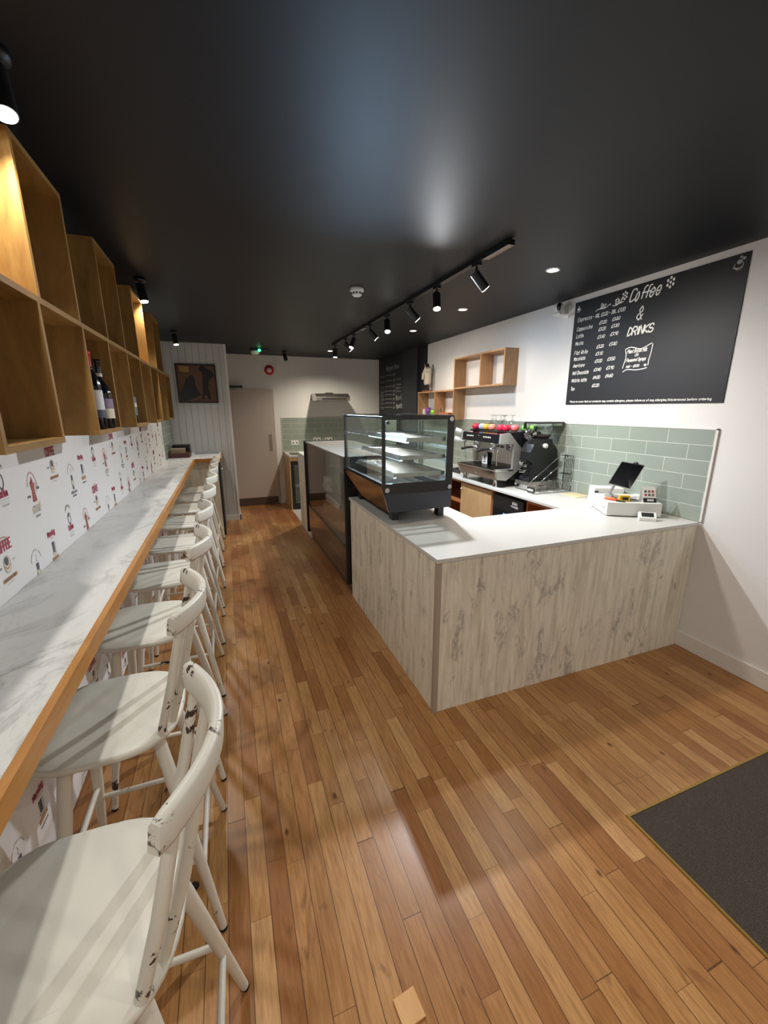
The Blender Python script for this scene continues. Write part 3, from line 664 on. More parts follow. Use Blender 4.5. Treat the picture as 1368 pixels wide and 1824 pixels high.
# tan cupboards and small fridge under the right-hand run
def cupboard(y0, y1, doors, label, mat=M['cupboard2'], openb=False):
    t = thing('cupboard', label, 'cupboard', (2.62, (y0 + y1) / 2, fz(y0)), 'cupboards under the coffee machine run')
    m = MB().box(2.40, 2.90, y0, y0 + .02, .0, CZ - .024, slope=True).box(2.40, 2.90, y1 - .02, y1, .0, CZ - .024, slope=True).box(2.88, 2.90, y0 + .02, y1 - .02, .1, CZ - .024).box(2.40, 2.88, y0 + .02, y1 - .02, .08, .10).box(2.40, 2.42, y0 + .02, y1 - .02, CZ - .06, CZ - .024)
    m.build('carcass', mat, t)
    if openb: MB().box(2.41, 2.88, y0 + .02, y1 - .02, .62, .64).build('inner_shelf', mat, t)
    for a, b, kn_ in doors:
        d = MB().box(2.38, 2.40, a, b, .09, CZ - .05).build('cupboard_door', M['cupboard'] if mat is M['cupboard2'] and not openb else mat, t)
        MB().lathe([(0, -.028), (.011, -.024), (.011, -.018), (.005, -.012), (.005, 0)], (2.38, kn_, .80), 'x', 14).build('knob', M['chrome'], d)
    return t
cupboard(3.90, 4.75, [], 'open brown cupboard beside the glass pastry case, left of the tan door', openb=True)
cupboard(3.315, 3.895, [(3.32, 3.885, 3.85)], 'tan cupboard with a small chrome knob beneath the coffee machine')
cupboard(2.39, 2.83, [], 'brown cupboard end between the black fridge and the counter corner')
fg = thing('under_counter_fridge', 'small black under-counter fridge glowing blue below the grinder', 'fridge', (2.65, 3.07, 0))
MB().rbox(2.42, 2.90, 2.845, 3.30, 0.01, .86, .01).build('cabinet', M['black'], fg)
fd = MB().rbox(2.385, 2.418, 2.85, 3.295, .06, .855, .008).build('fridge_door', M['blackgloss'], fg)
ml = MB(); fnf = lambda u, v: (2.3842, 3.0 - u, .78 + v)
ribbon(ml, text_paths('BEER', 0, .03, .022, .07, 0, 0, False), fnf, .005); ribbon(ml, text_paths('FRIDGE', -.015, 0, .016, .10, 0, 0, False), fnf, .003); ml.build('badge', M['wplastic'], fd)
MB().prism([(3.03, .62), (3.14, .655), (3.12, .70), (3.0, .68), (2.93, .66)], 2.3835, 2.385, 'x').build('lit_display', M['bluelit'], fd)

# ---------------------------------------------------------------- glass pastry case on the counter
gx0, gx1, gy0, gy1, gt = .912, 1.43, 2.45, 3.35, 1.617
pc = thing('pastry_case', 'black-framed glass pastry display case standing on the white worktop', 'display case', (1.17, 2.9, CZ))
outl = [(gx0, 1.17), (gx0, gt - .015), (gx0 + .004, gt - .004), (gx0 + .015, gt), (gx1 - .02, gt), (gx1 - .006, gt - .006), (gx1, gt - .02), (gx1 - .006, .992), (gx0 + .055, .988)]
win = [(gx0 + .024, 1.183), (gx0 + .024, 1.59), (1.382, 1.59), (1.376, 1.183)]
def side(y0, y1):
    m = MB()   # black border with a glass window
    b = [(gx0, 1.17), (gx0, gt - .015), (gx0 + .004, gt - .004), (gx0 + .015, gt), (gx1 - .02, gt), (gx1 - .006, gt - .006), (gx1, gt - .02), (gx1 - .003, 1.112), (gx0 + .018, 1.112)]
    for q in ([b[0], b[1], b[2], b[3], win[1], win[0]], [b[3], b[4], win[2], win[1]], [b[4], b[5], b[6], b[7], win[3], win[2]], [b[7], b[8], b[0], win[0], win[3]]):
        m.prism(q, y0, y1, 'y')
    e = m.build('end_panel', M['blackgloss'], pc)
    MB().prism(win, y0 + .002, y1 - .002, 'y').build('end_glass', M['glass'], e)
    for bx, bz in ((gx0 + .034, 1.142), (1.406, 1.138), (1.404, 1.592)):
        MB().cyl((bx, y0 - .006, bz), (bx, y1 + .004, bz), .0155, 20).build('bolt', M['chrome'], e)
side(gy0, gy0 + .008); side(gy1 - .008, gy1)
MB().prism([(gx0 + .019, 1.111), (gx1 - .004, 1.111), (gx1 - .006, .992), (gx0 + .055, .988)], gy0 + .002, gy1 - .002, 'y').build('base_housing', M['dgrey'], pc)
MB().prism([(gx0 + .001, 1.168), (gx0 + .020, 1.112), (gx0 + .054, .990), (gx0 + .049, .990), (gx0 + .012, 1.112), (gx0 - .003, 1.168)], gy0 + .009, gy1 - .009, 'y').build('mirror_fascia', M['mirror'], pc)
for x in (1.03, 1.38):
    for y in (2.54, 3.26): MB().box(x - .022, x + .022, y - .03, y + .03, CZ, .992).build('foot', M['black'], pc)
MB().box(gx0 + .001, gx0 + .006, gy0 + .008, gy1 - .008, 1.172, gt - .012).build('front_glass', M['fglass'], pc)
MB().box(gx0 + .01, gx1 - .02, gy0 + .008, gy1 - .008, gt - .006, gt - .001).build('top_glass', M['fglass'], pc)
for a in ((gx0 + .001, gx0 + .02, gt - .018, gt - .007), (gx1 - .03, gx1 - .004, gt - .02, gt), (gx1 - .03, gx1 - .008, 1.112, 1.15), (gx0 + .001, gx0 + .02, 1.168, 1.186)): MB().box(a[0], a[1], gy0 + .008, gy1 - .008, a[2], a[3]).build('frame_rail', M['black'], pc)
MB().box(gx0 + .02, gx1 - .03, gy0 + .009, gy1 - .009, 1.112, 1.116).build('well_floor', M['steel'], pc)
for a, b, x in ((gy0 + .01, 2.93, 1.402), (2.88, gy1 - .01, 1.409)):
    dd = MB().box(x, x + .004, a, b, 1.151, gt - .022).build('sliding_door', M['glass'], pc)
    hy = a + .04 if x > 1.405 else b - .04
    MB().box(x - .003, x, a, a + .012, 1.151, gt - .022).box(x - .003, x, b - .012, b, 1.151, gt - .022).build('door_edge', M['darksteel'], dd)
for zs, xa in ((1.462, 1.10), (1.345, 1.055), (1.232, 1.012)):
    s = MB().box(xa, 1.385, gy0 + .035, gy0 + .038, zs - .016, zs + .012).box(xa, 1.385, gy1 - .038, gy1 - .035, zs - .016, zs + .012).box(1.382, 1.385, gy0 + .038, gy1 - .038, zs - .01, zs + .01)
    s = s.build('shelf_bracket', M['steel'], pc)
    g = MB(); n = 40
    for k in range(n + 1):
        y = gy0 + .045 + (gy1 - gy0 - .09) * k / n; g.cyl((xa + .025, y, zs), (1.38, y, zs), .0016, 5)
    for x in (xa + .03, (xa + 1.38) / 2, 1.375): g.cyl((x, gy0 + .04, zs - .003), (x, gy1 - .04, zs - .003), .002, 5)
    g.build('wire_shelf', M['darksteel'], pc)
    MB().prism([(xa - .012, zs - .018), (xa + .004, zs - .018), (xa + .02, zs + .010), (xa + .006, zs + .012)], gy0 + .038, gy1 - .038, 'y').build('price_rail', M['steel'], pc)
    MB().box(xa + .006, xa + .022, gy0 + .06, gy1 - .06, zs - .024, zs - .019).build('led_strip', M['led'], pc)
    hoop = MB()
    for y0 in (gy0 + .06, (gy0 + gy1) / 2 + .02):
        y1 = y0 + .37; hoop.tube([(xa - .004, y0, zs + .008), (xa - .006, y0, zs + .03), (xa - .006, y0 + .01, zs + .037), (xa - .006, y1 - .01, zs + .037), (xa - .006, y1, zs + .03), (xa - .004, y1, zs + .008)], .0016, 6)
    hoop.build('guard_rail', M['chrome'], pc)
MB().lathe([(0, -.01), (.011, -.008), (.011, .012), (0, .014)], (gx0 + .05, gy0 + .03, 1.572), 'y', 16).build('thermostat_knob', M['black'], pc)
MB().box(gx0 + .02, gx0 + .045, gy0 + .02, gy1 - .02, gt - .012, gt - .007).build('led_strip', M['led'], pc)  # glowing top strip added to go with the upward spot
lamp('ceiling_glow_fill', (.97, 2.80, 1.58), LP['case'], (0.45, 0.70, 1.0), (.60, 1.75, 2.58), 75, 1.0, .10, pc)  # added spot, stands in for light the case reflects onto the ceiling

# ---------------------------------------------------------------- tall refrigerated display along the aisle
dc = thing('display_fridge', 'long black-edged glass refrigerated display cabinet beside the aisle, behind the counter', 'display fridge', (1.25, 4.4, fz(4.4)))
dy0, dy1 = 3.372, 5.33
for y in (dy0, dy1 - .022):
    e = MB().box(.912, 1.56, y, y + .022, .10 + fz(y), 1.262).build('end_panel', M['black'], dc)
MB().box(.93, .938, dy0 + .023, dy1 - .023, .44, 1.235).build('front_glass', M['fglass'], dc)
MB().box(.93, 1.54, dy0 + .023, dy1 - .023, 1.246, 1.254).build('top_glass', plain('reflection_grey_top', '#b3b1ac', .12), dc)  # opaque light grey: the top glass's pale reflection is put into its colour
for a in ((.922, .945, 1.236, 1.245), (1.541, 1.56, 1.22, 1.262), (.925, .945, .415, .439)): MB().box(a[0], a[1], dy0 + .023, dy1 - .023, a[2], a[3]).build('rail', M['darksteel'], dc)
MB().prism([(.926, .11), (.926, .414), (.95, .414), (.95, .07)], dy0 + .023, dy1 - .023, 'y').build('mirror_fascia', M['mirror'], dc)
MB().box(.95, 1.54, dy0 + .023, dy1 - .023, .09, .40).build('cooling_well', plain('grey_well', '#77797a', .5), dc)
MB().box(.968, 1.5, dy0 + .03, dy1 - .03, 0, .09, slope=True).build('plinth', M['darksteel'], dc)
MB().box(1.53, 1.54, dy0 + .023, dy1 - .023, .40, 1.24).build('rear_panel', plain('grey_steel_panel', '#b4b8b6', .5), dc)
for z, xa in ((.68, 1.12), (.94, 1.22)):
    g = MB()
    for k in range(32): y = dy0 + .05 + 1.86 * k / 31; g.cyl((xa, y, z), (1.52, y, z), .0022, 5)
    for x in (xa, 1.51): g.cyl((x, dy0 + .04, z), (x, dy1 - .04, z), .003, 6)
    g.build('wire_shelf', M['steel'], dc)
rr = random.Random(5); p = []
for k in range(150):
    t = k * .55; p.append((.985 + .03 * math.sin(t * 1.7) + rr.uniform(-.006, .006), 4.36 + .085 * math.cos(t * 1.13 + math.sin(t * .3)), .86 + .075 * math.sin(t * .91)))
MB().tube(p, .0028, 5).tube([(.985, 4.55, .50), (.98, 4.50, .56), (.99, 4.56, .60), (.98, 4.62, .55), (.985, 4.66, .47), (.98, 4.72, .455)], .004, 6).build('tangled_cord', M['wplastic'], label='tangle of white cord hanging inside the glass of the refrigerated display', category='cord')

# pale clad cabinet behind the display, then the back worktop with glass-door fridge
cb = thing('pale_cabinet', 'tall pale wood-clad cabinet with a white upstand at the far end of the display', 'cabinet', (1.2, 5.75, fz(5.75)))
MB().box(.962, 1.5, 5.345, 6.13, 0, .875, slope=True).build('clad_body', M['clad'], cb)
MB().box(.955, 1.5, 5.345, 6.13, .875, 1.045).build('upstand', M['top'], cb)
bu = thing('back_worktop_unit', 'low base unit with white worktop below the tiled back wall', 'base unit', (1.9, 7.6, fz(7.6)))
MB().box(.985, 2.90, 7.26, YB - .01, .84, .87).build('worktop', M['top'], bu)
MB().box(.985, 1.003, 7.27, YB - .02, 0, .84, slope=True).box(2.86, 2.88, 7.27, YB - .02, 0, .84, slope=True).box(1.003, 2.86, 7.27, 7.29, .77, .84).box(1.62, 2.86, 7.29, 7.31, -.09, .77).build('carcass', M['cupboard'], bu)
gf = thing('glass_door_fridge', 'black-framed glass-door fridge built in under the back worktop', 'fridge', (1.3, 7.5, fz(7.5)))
m = MB(); gfx0, gfx1, gz0, gz1, yy = 1.005, 1.615, -.085, .765, 7.275
for a in ((gfx0, gfx1, gz1 - .06, gz1), (gfx0, gfx1, gz0, gz0 + .09), (gfx0, gfx0 + .06, gz0 + .09, gz1 - .06), (gfx1 - .06, gfx1, gz0 + .09, gz1 - .06)): m.box(a[0], a[1], yy, yy + .04, a[2], a[3])
m.build('door_frame', M['black'], gf)
MB().box(gfx0 + .06, gfx1 - .06, yy + .015, yy + .02, gz0 + .09, gz1 - .06).build('door_glass', M['glass'], gf)
MB().box(gfx0, gfx1, YB - .06, YB - .04, gz0, gz1).box(gfx0, gfx0 + .02, yy + .045, YB - .06, gz0, gz1).box(gfx1 - .02, gfx1, yy + .045, YB - .06, gz0, gz1).box(gfx0 + .02, gfx1 - .02, yy + .045, YB - .06, gz0, gz0 + .02).box(gfx0 + .02, gfx1 - .02, yy + .06, YB - .07, .3, .31).build('cabinet', M['wplastic'], gf)
MB().rbox(1.03, 1.20, 7.35, 7.62, .87, .885, .03).build('baking_tray', M['darksteel'], label='small dark flat tray on the back worktop by the door', category='tray')

# cooker hood, sockets, alarm
hd = thing('cooker_hood', 'slim stainless cooker hood mounted on the white back wall', 'cooker hood', (1.95, 7.8, 1.79))
MB().prism([(YB, 1.93), (7.64, 1.925), (7.52, 1.86), (7.52, 1.80), (YB, 1.80)], 1.56, 2.18, 'x').build('body', M['steel'], hd, bevel=.003)
MB().box(1.66, 2.12, 7.514, 7.52, 1.812, 1.848).build('control_strip', M['darksteel'], hd)
MB().box(1.82, 1.95, YB - .12, YB, 1.93, 1.95).build('duct_spigot', M['black'], hd)
MB().box(1.59, 2.15, 7.56, YB - .03, 1.795, 1.80).build('filter', M['darksteel'], hd)
for x, l in ((1.21, 'white double socket on the sage back tiles, nearest the door'), (1.63, 'white double socket on the sage back tiles, middle one'), (1.86, 'white double socket on the sage back tiles, farthest from the door')):
    z = 1.035 if x < 1.5 else 1.08
    t = thing('wall_socket', l, 'socket', (x, YB - .01, z), 'double sockets on the back tiles')
    MB().rbox(x - .073, x + .073, YB - .018, YB - .009, z - .043, z + .043, .006, ax='y').build('face_plate', M['wplastic'], t)
    MB().box(x - .05, x - .02, YB - .0195, YB - .018, z - .015, z + .005).box(x + .02, x + .05, YB - .0195, YB - .018, z - .015, z + .005).build('pin_holes', M['dgrey'], t)
    MB().box(x - .012, x - .003, YB - .021, YB - .018, z + .015, z + .03).box(x + .003, x + .012, YB - .021, YB - .018, z + .015, z + .03).build('rocker', M['wplastic'], t)
al = thing('fire_alarm_sounder', 'round red and white fire alarm sounder on the wall above the door', 'alarm', (.82, YB, 2.25))
MB().lathe([(0, -.045), (.045, -.045), (.075, -.03), (.085, 0)], (.82, YB, 2.33), 'y').build('housing', M['red'], al)
MB().lathe([(0, -.052), (.036, -.052), (.04, -.044)], (.82, YB, 2.33), 'y').build('centre_disc', M['wplastic'], al)
mk = MB()
for k in (-1, 0, 1): mk.box(.812, .828, YB - .0535, YB - .052, 2.325 + k * .016, 2.332 + k * .016)
mk.build('sounder_slots', M['dgrey'], al)
el = thing('emergency_light', 'small emergency light with a green glow on the ceiling near the partition', 'emergency light', (.55, 7.2, ZC))
MB().box(.48, .60, 7.10, 7.35, ZC - .035, ZC).box(.60, .74, 7.15, 7.3, ZC - .02, ZC).build('base', M['black'], el)
MB().lathe([(.07, 0), (.075, -.01), (.06, -.045), (.03, -.055), (0, -.057)], (.54, 7.2, ZC - .035)).build('diffuser', M['wplastic'], el)
MB().ell((.60, 7.09, ZC - .035), .022, .02, .02).build('indicator', M['green'], el)
sd = thing('smoke_detector', 'round white smoke detector on the black ceiling', 'smoke detector', (1.065, 3.42, ZC))
MB().lathe([(.052, 0), (.055, -.006), (.055, -.022), (.046, -.03), (.040, -.032)], (1.065, 3.42, ZC)).build('base', M['wplastic'], sd)
MB().lathe([(.040, -.032), (.040, -.048), (.028, -.058), (0, -.059)], (1.065, 3.42, ZC)).build('sensing_head', M['wplastic'], sd)
sl = MB()
for k in range(10):
    a = 2 * PI * k / 10; sl.cyl((1.065 + .0405 * math.cos(a), 3.42 + .0405 * math.sin(a), ZC - .046), (1.065 + .0405 * math.cos(a), 3.42 + .0405 * math.sin(a), ZC - .034), .006, 6)
sl.build('vents', M['dgrey'], sd)

# ================================================================ LIGHT FITTINGS
def spot_head(x, y, zt, aim, on, label, group, power=0, color=NEUT, base='rail', angle=110, emitm=None, drop=.07):
    """cylindrical head on a short stem; aim = point the head looks at"""
    t = thing('spotlight', label, 'spotlight', (x, y, zt), group)
    if base == 'rail': MB().box(x - .016, x + .016, y - .035, y + .035, zt - .018, zt).build('adapter', M['black'], t)
    else: MB().lathe([(0, 0), (.04, 0), (.04, -.022), (0, -.025)], (x, y, zt)).build('ceiling_mount', M['black'], t)
    j = Vector((x, y, zt - drop)); d = (Vector(aim) - j).normalized()
    MB().cyl((x, y, zt - .015), j, .008, 8).build('stem', M['black'], t)
    a, b = j - d * .02, j + d * .10
    h = MB().cyl(a, b, .030, 20).build('lamp_head', M['black'], t)
    MB().cyl(b, b + d * .002, .026, 20).build('lens', (emitm or M['bulb']) if on else M['dgrey'], t)
    if power: lamp('bulb', tuple(b + d * .012), power, color, aim, angle, .7, .026, t)
    return t
RX, RZ = 1.585, ZC - .028
tr = thing('lighting_track', 'long black lighting track fixed to the black ceiling', 'lighting track', (RX, 4.3, ZC))
MB().box(RX - .018, RX + .018, 2.2, 6.32, RZ, ZC).build('rail', M['black'], tr)
for a, b in ((2.17, 2.42), (4.78, 4.95)): MB().box(RX - .021, RX + .021, a, b, RZ - .007, RZ + .02).build('feed_box', M['blackgloss'], tr)
g = 'spotlights on the long ceiling track'
spot_head(RX, 2.52, RZ, (2.9, 2.35, 1.1), True, 'black track spotlight closest to the camera end, turned towards the chalkboard wall', g, LP['wall'], NEUT, angle=125)
spot_head(RX, 3.06, RZ, (1.35, 2.35, 0.6), True, 'brightest lit track spotlight, second from the near end of the track', g, LP['key'], (.95, .97, 1.0), angle=175)
spot_head(RX, 3.55, RZ, (2.9, 3.35, 1.1), True, 'track spotlight turned away between the brightest lamp and the bluish one', g, LP['wall'], COOL, angle=125)
spot_head(RX, 4.10, RZ, (1.35, 3.3, 0.8), True, 'lit bluish white track spotlight in the middle of the track', g, LP['track'], COOL, angle=140)
spot_head(RX, 4.62, RZ, (2.9, 4.45, 1.1), True, 'track spotlight turned to the right wall just beyond the bluish lamp', g, LP['wall'], NEUT, angle=125)
spot_head(RX, 5.25, RZ, (.9, 4.9, 0.9), True, 'lit track spotlight third from the far end of the track', g, LP['track'], NEUT, angle=130)
spot_head(RX, 5.62, RZ, (2.9, 5.4, 1.1), True, 'track spotlight turned to the right wall, second from the far end', g, LP['wall'] * .6, NEUT, angle=125)
spot_head(RX, 6.18, RZ, (1.4, 6.0, 0), True, 'lit track spotlight at the far end of the track, pointing straight down', g, LP['track'] * .7, NEUT, angle=130)
g = 'spotlights above the marble bar'
spot_head(-.49, 3.72, ZC, (-.25, 3.45, .8), True, 'lit black ceiling spotlight above the middle of the plywood shelf', g, LP['left'], NEUT, 'rose', 140, drop=.06)
spot_head(-.49, 5.95, ZC, (-.25, 5.6, .8), True, 'lit black ceiling spotlight near the white panelling', g, LP['left'], NEUT, 'rose', 140, drop=.06)
spot_head(-.49, 1.62, ZC, (-.25, 1.2, .8), True, 'lit black ceiling spotlight at the top left, above the nearest shelf box', g, LP['left'], NEUT, 'rose', 140, drop=.06)
spot_head(1.02, 7.35, ZC, (1.3, 6.8, 1.0), False, 'single unlit black ceiling spotlight near the back wall above the door', 'single ceiling spotlight', base='rose', drop=.06)
def downlight(x, y, label, power, color=WARM, angle=150):
    t = thing('downlight', label, 'downlight', (x, y, ZC), 'recessed ceiling downlights')
    MB().lathe([(.036, -.004), (.044, -.006), (.050, -.003), (.052, 0)], (x, y, ZC)).build('bezel', M['chrome'], t)
    MB().lathe([(0, -.003), (.036, -.003)], (x, y, ZC)).build('lens', M['bulbw'], t)
    lamp('bulb', (x, y, ZC - .015), power, color, None, angle, .8, .035, t)
downlight(2.2, 2.53, 'recessed ceiling downlight nearest the big chalkboard', LP['down'])
downlight(2.23, 3.755, 'recessed ceiling downlight in the middle, above the coffee machine', LP['down'])
downlight(2.25, 4.94, 'recessed ceiling downlight farthest of the three near the right wall', LP['down'])
downlight(1.72, 7.05, 'recessed ceiling downlight beyond the far end of the track, lighting the back wall', LP['back'], (1, .9, .72))
# unseen front fill added behind the camera; bar-end lamp read off seat shadows
for x, y, pw in ((1.9, -.5, 1.15), (-.66, -.6, 1.0), (.7, -.9, .7)):
    downlight(x, y, 'unseen ceiling downlight over the entrance area, ' + ('added as fill by the mat' if x > 1 else 'by the bar end' if x < 0 else 'added as fill between the other two'), LP['front'] * pw, NEUT, 165)

# ================================================================ CHALKBOARDS
cbd = thing('menu_chalkboard', 'large black coffee and drinks chalkboard menu on the white right wall', 'chalkboard', (XR, 2.38, 1.69))
BX = XR - .006
MB().box(BX, XR, 1.733, 3.033, 1.69, 2.535).build('board', M['board'], cbd)
rc = random.Random(11)
fb = lambda u, v: (BX - .0012, 3.033 - u, v)
tx = MB()
def W(s, u, v, h, wd, lw=.0052, mi=0, sl=.2, j=.2): ribbon(tx, text_paths(s, u, v, h, wd, sl, j, True, rc), fb, lw * (1.3 if h > .05 else .82), mi)
def line(nm):
    global tx
    tx.build(nm, [M['chalk']], cbd); tx = MB()
W('Coffee', .53, 2.43, .078, .25, .0070, sl=.3)
line('chalk_heading')
W('&', .612, 2.292, .085, .05, .006)
W('DRiNKS', .553, 2.19, .052, .205, .0075)
line('chalk_heading')
W('8oz', .27, 2.437, .036, .055); W('12oz', .40, 2.44, .038, .07)
rows = [('Espresso', 2.377, .155), ('Cappuccino', 2.303, .17), ('Latte', 2.246, .085), ('Mocha', 2.187, .09), ('Flat White', 2.11, .15), ('Macchiato', 2.061, .13), ('Americano', 2.005, .13), ('Hot Chocolate', 1.944, .18), ('Matcha latte', 1.882, .17), ('Tea', 1.812, .045)]
line('size_heading')
for s, v, wd in rows: W(s, .045, v, .028, wd, .0042); line('drink_name')
W('- SGL £2.20 - DBL £3.00', .205, 2.377, .024, .30, .0042)
for v, a, b in ((2.318, '£3.20', '£3.80'), (2.268, '£3.20', '£3.80'), (2.210, '£3.40', '£3.90'), (2.136, '£3.20', '£3.80'), (2.082, '£3.10', ''), (2.024, '£3.00', '£3.50'), (1.957, '£3.40', '£3.90'), (1.896, '£4.00', '£4.60'), (1.832, '£2.20', '')):
    W(a, .275, v, .022, .072, .0045)
    if b: W(b, .397, v + .004, .022, .072, .0045)
    line('price_line')
W('Plant Based Milk', .572, 2.062, .024, .165, .0046); W('OR', .64, 2.035, .016, .03, .0042); W('Flavoured Syrups', .572, 2.0, .022, .165, .0046); W('Add - £0.50', .578, 1.958, .016, .11, .0042)
line('extras_note')
W('Please be aware that our products may contain allergens, please inform us of any allergies/intolerances before ordering', .05, 1.708, .014, 1.185, .0034, sl=.1); line('allergen_notice')
ribbon(tx, [smooth_path([(.227, 2.425), (.25, 2.436), (.31, 2.432), (.347, 2.447)]), smooth_path([(.385, 2.436), (.41, 2.43), (.44, 2.438), (.48, 2.445)])], fb, .005)
ribbon(tx, [smooth_path([(.553, 2.094), (.60, 2.104), (.67, 2.084), (.71, 2.09), (.763, 2.112)]), smooth_path([(.556, 2.085), (.566, 2.04), (.556, 1.99), (.548, 1.958)]), smooth_path([(.772, 2.105), (.768, 2.05), (.758, 2.0), (.757, 1.965)]), smooth_path([(.556, 1.93), (.59, 1.945), (.66, 1.937), (.72, 1.94), (.75, 1.945)])], fb, .006)
fill(tx, arc(.735, 1.965, .011, .009, 0, 360, 14), fb); fill(tx, arc(.358, 2.45, .006, .006, 0, 360, 10), fb)
tx.build('note_border', [M['chalk']], cbd)
dr = MB()
for fx_, fv, r in ((.487, 2.484, .026), (.836, 2.487, .032)):
    for k in range(6):
        a = 2 * PI * k / 6 + .5; fill(dr, arc(fx_ + r * .72 * math.cos(a), fv + r * .9 * math.sin(a), r * .26, r * .32, 0, 360, 10), fb)
    fill(dr, arc(fx_, fv, r * .26, r * .28, 0, 360, 10), fb)
def cupdraw(u, v, s, mi=0):
    fill(dr, [(u - .016 * s, v + .006 * s), (u - .012 * s, v - .010 * s), (u + .008 * s, v - .012 * s), (u + .015 * s, v + .006 * s)], fb, mi)
    ribbon(dr, [arc(u + .015 * s, v - .001 * s, .007 * s, .006 * s, 90, -90, 6), smooth_path([(u - .02 * s, v - .018 * s), (u, v - .022 * s), (u + .024 * s, v - .014 * s)]),
                smooth_path([(u - .007 * s, v + .010 * s), (u - .003 * s, v + .017 * s), (u - .007 * s, v + .024 * s)]), smooth_path([(u + .004 * s, v + .010 * s), (u + .008 * s, v + .017 * s), (u + .004 * s, v + .024 * s)])], fb, .003, mi)
cupdraw(.042, 2.478, 1.0)
# cup of beans drawing, top right
ribbon(dr, [arc(1.245, 2.476, .024, .017, 150, 390, 12), smooth_path([(1.215, 2.47), (1.24, 2.455), (1.27, 2.468)]), smooth_path([(1.22, 2.463), (1.245, 2.449), (1.268, 2.458)])], fb, .004, 1)
for a, b, r in ((1.247, 2.492, .015), (1.268, 2.506, .010), (1.252, 2.517, .008)): fill(dr, arc(a, b, r, r * .85, 0, 360, 12), fb, 1)
dr.build('chalk_drawings', [M['chalk'], M['chalk_dim']], cbd)

fm = thing('food_menu_writing', 'chalk menu lines with handwriting on the black wall beyond the shelves', 'chalk menu', (XR, 7.4, 1.62))
tx = MB(); fb = lambda u, v: (XR - .0015, 8.0 - u, v)
def flush():
    global tx
    tx.build('menu_line', [M['chalk_dim']], fm); tx = MB()
W('Burgers Menu', .42, 2.345, .075, .62, .007, sl=.05); flush()
for k, (v, s) in enumerate([(2.25, 'Kids'), (2.155, 'Panini'), (2.055, 'Ham'), (1.97, 'Soup'), (1.905, 'Egg'), (1.828, 'Chips'), (1.755, 'Club'), (1.675, 'Toast')]):
    W(s, .09, v - .02, .042, .18, .008, sl=.05)
    ribbon(tx, [smooth_path([(.31, v), (.5, v + .006), (.70, v)])], fb, .008); W('£5', .75, v - .012, .03, .09, .008, sl=0); flush()
for v, s in ((2.15, 'Extras'), (2.06, 'Cheese'), (2.0, 'Salad'), (1.945, 'Sauce')): W(s, .90, v, .026, .22, .007, sl=.05); flush()
W('Bon', .90, 1.81, .07, .25, .010, sl=.05); W('Appetit', .90, 1.67, .075, .28, .010, sl=.05)
ribbon(tx, [smooth_path([(1.10, 1.90), (1.16, 1.86), (1.15, 1.78)])], fb, .008)
flush()

# ================================================================ RIGHT WALL SHELF AND WHAT STANDS ON IT
SX = 2.75; T = .018
rs = thing('stepped_wall_shelf', 'stepped light oak box shelf on the white right wall above the coffee machine', 'shelf', (2.83, 4.8, 1.51))
def sb(nm, y0, y1, z0, z1): MB().box(SX, XR, y0, y1, z0, z1).build(nm, M['shelfwood'], rs)
sb('shelf_board', 3.755, 4.785, 2.265 - T, 2.265); sb('shelf_board', 3.755, 4.765, 1.895, 1.895 + T)
sb('upright', 3.755, 3.755 + T, 1.895 + T, 2.265 - T); sb('upright', 4.19, 4.19 + T, 1.895 + T, 2.265 - T); sb('tall_upright', 4.765, 4.785, 1.515, 2.265 - T)
sb('shelf_board', 4.785, 5.83, 1.895 - T, 1.895); sb('shelf_board', 4.785, 5.83, 1.533, 1.533 + T); sb('upright', 5.812, 5.83, 1.533 + T, 1.895 - T); sb('upright', 5.28, 5.28 + T, 1.533 + T, 1.895 - T)
sz = 1.533 + T
MB().rbox(2.80, 2.87, 5.70, 5.77, sz, sz + .10, .008).build('white_packet', M['wplastic'], label='small white packet at the far end of the lower oak shelf', category='packet')
t = thing('purple_pots', 'cluster of purple pots beside the white packet on the oak shelf', 'pots', (2.84, 5.62, sz))
for dx, dy, h in ((0, 0, .12), (-.03, -.07, .11), (.03, -.05, .10)):
    MB().lathe([(0, 0), (.026, 0), (.034, h * .5), (.038, h), (.034, h), (.02, h * .5)], (2.83 + dx, 5.64 + dy, sz)).build('pot', plain('purple_glaze', '#7b3a94', .35), t)
MB().lathe([(0, 0), (.03, 0), (.034, .05), (0, .05)], (2.80, 5.50, sz)).build('green_tub', plain('dark_green', '#1d4a38', .4), label='small dark green tub between the purple pots and the lime cup', category='tub')
MB().lathe([(0, 0), (.036, 0), (.042, .09), (.038, .09), (.032, .004), (0, .004)], (2.80, 5.41, sz)).build('lime_cup', plain('lime_plastic', '#7fd02c', .35), label='bright lime green plastic cup on the oak shelf', category='cup')
for k, (y, x) in enumerate(((5.325, 2.80), (5.20, 2.80))):
    MB().lathe([(0, 0), (.03, 0), (.036, .115), (.034, .115), (.028, .005), (0, .005)], (x, y, sz), seg=20).build('tumbler', M['drink'], label=('clear glass tumbler next to the lime green cup' if k == 0 else 'clear glass tumbler next to the orange-lidded tub'), category='glass', group='tumblers on the oak shelf')
t = thing('orange_lid_tub', 'shallow clear tub with an orange lid on the lower oak shelf', 'tub', (2.83, 5.05, sz))
MB().rbox(2.765, 2.90, 4.92, 5.16, sz, sz + .04, .01).build('tub', plain('amber_tub', '#a98468', .3), t)
MB().rbox(2.76, 2.905, 4.915, 5.165, sz + .04, sz + .052, .012).build('lid', plain('orange_lid', '#d9773c', .4), t)
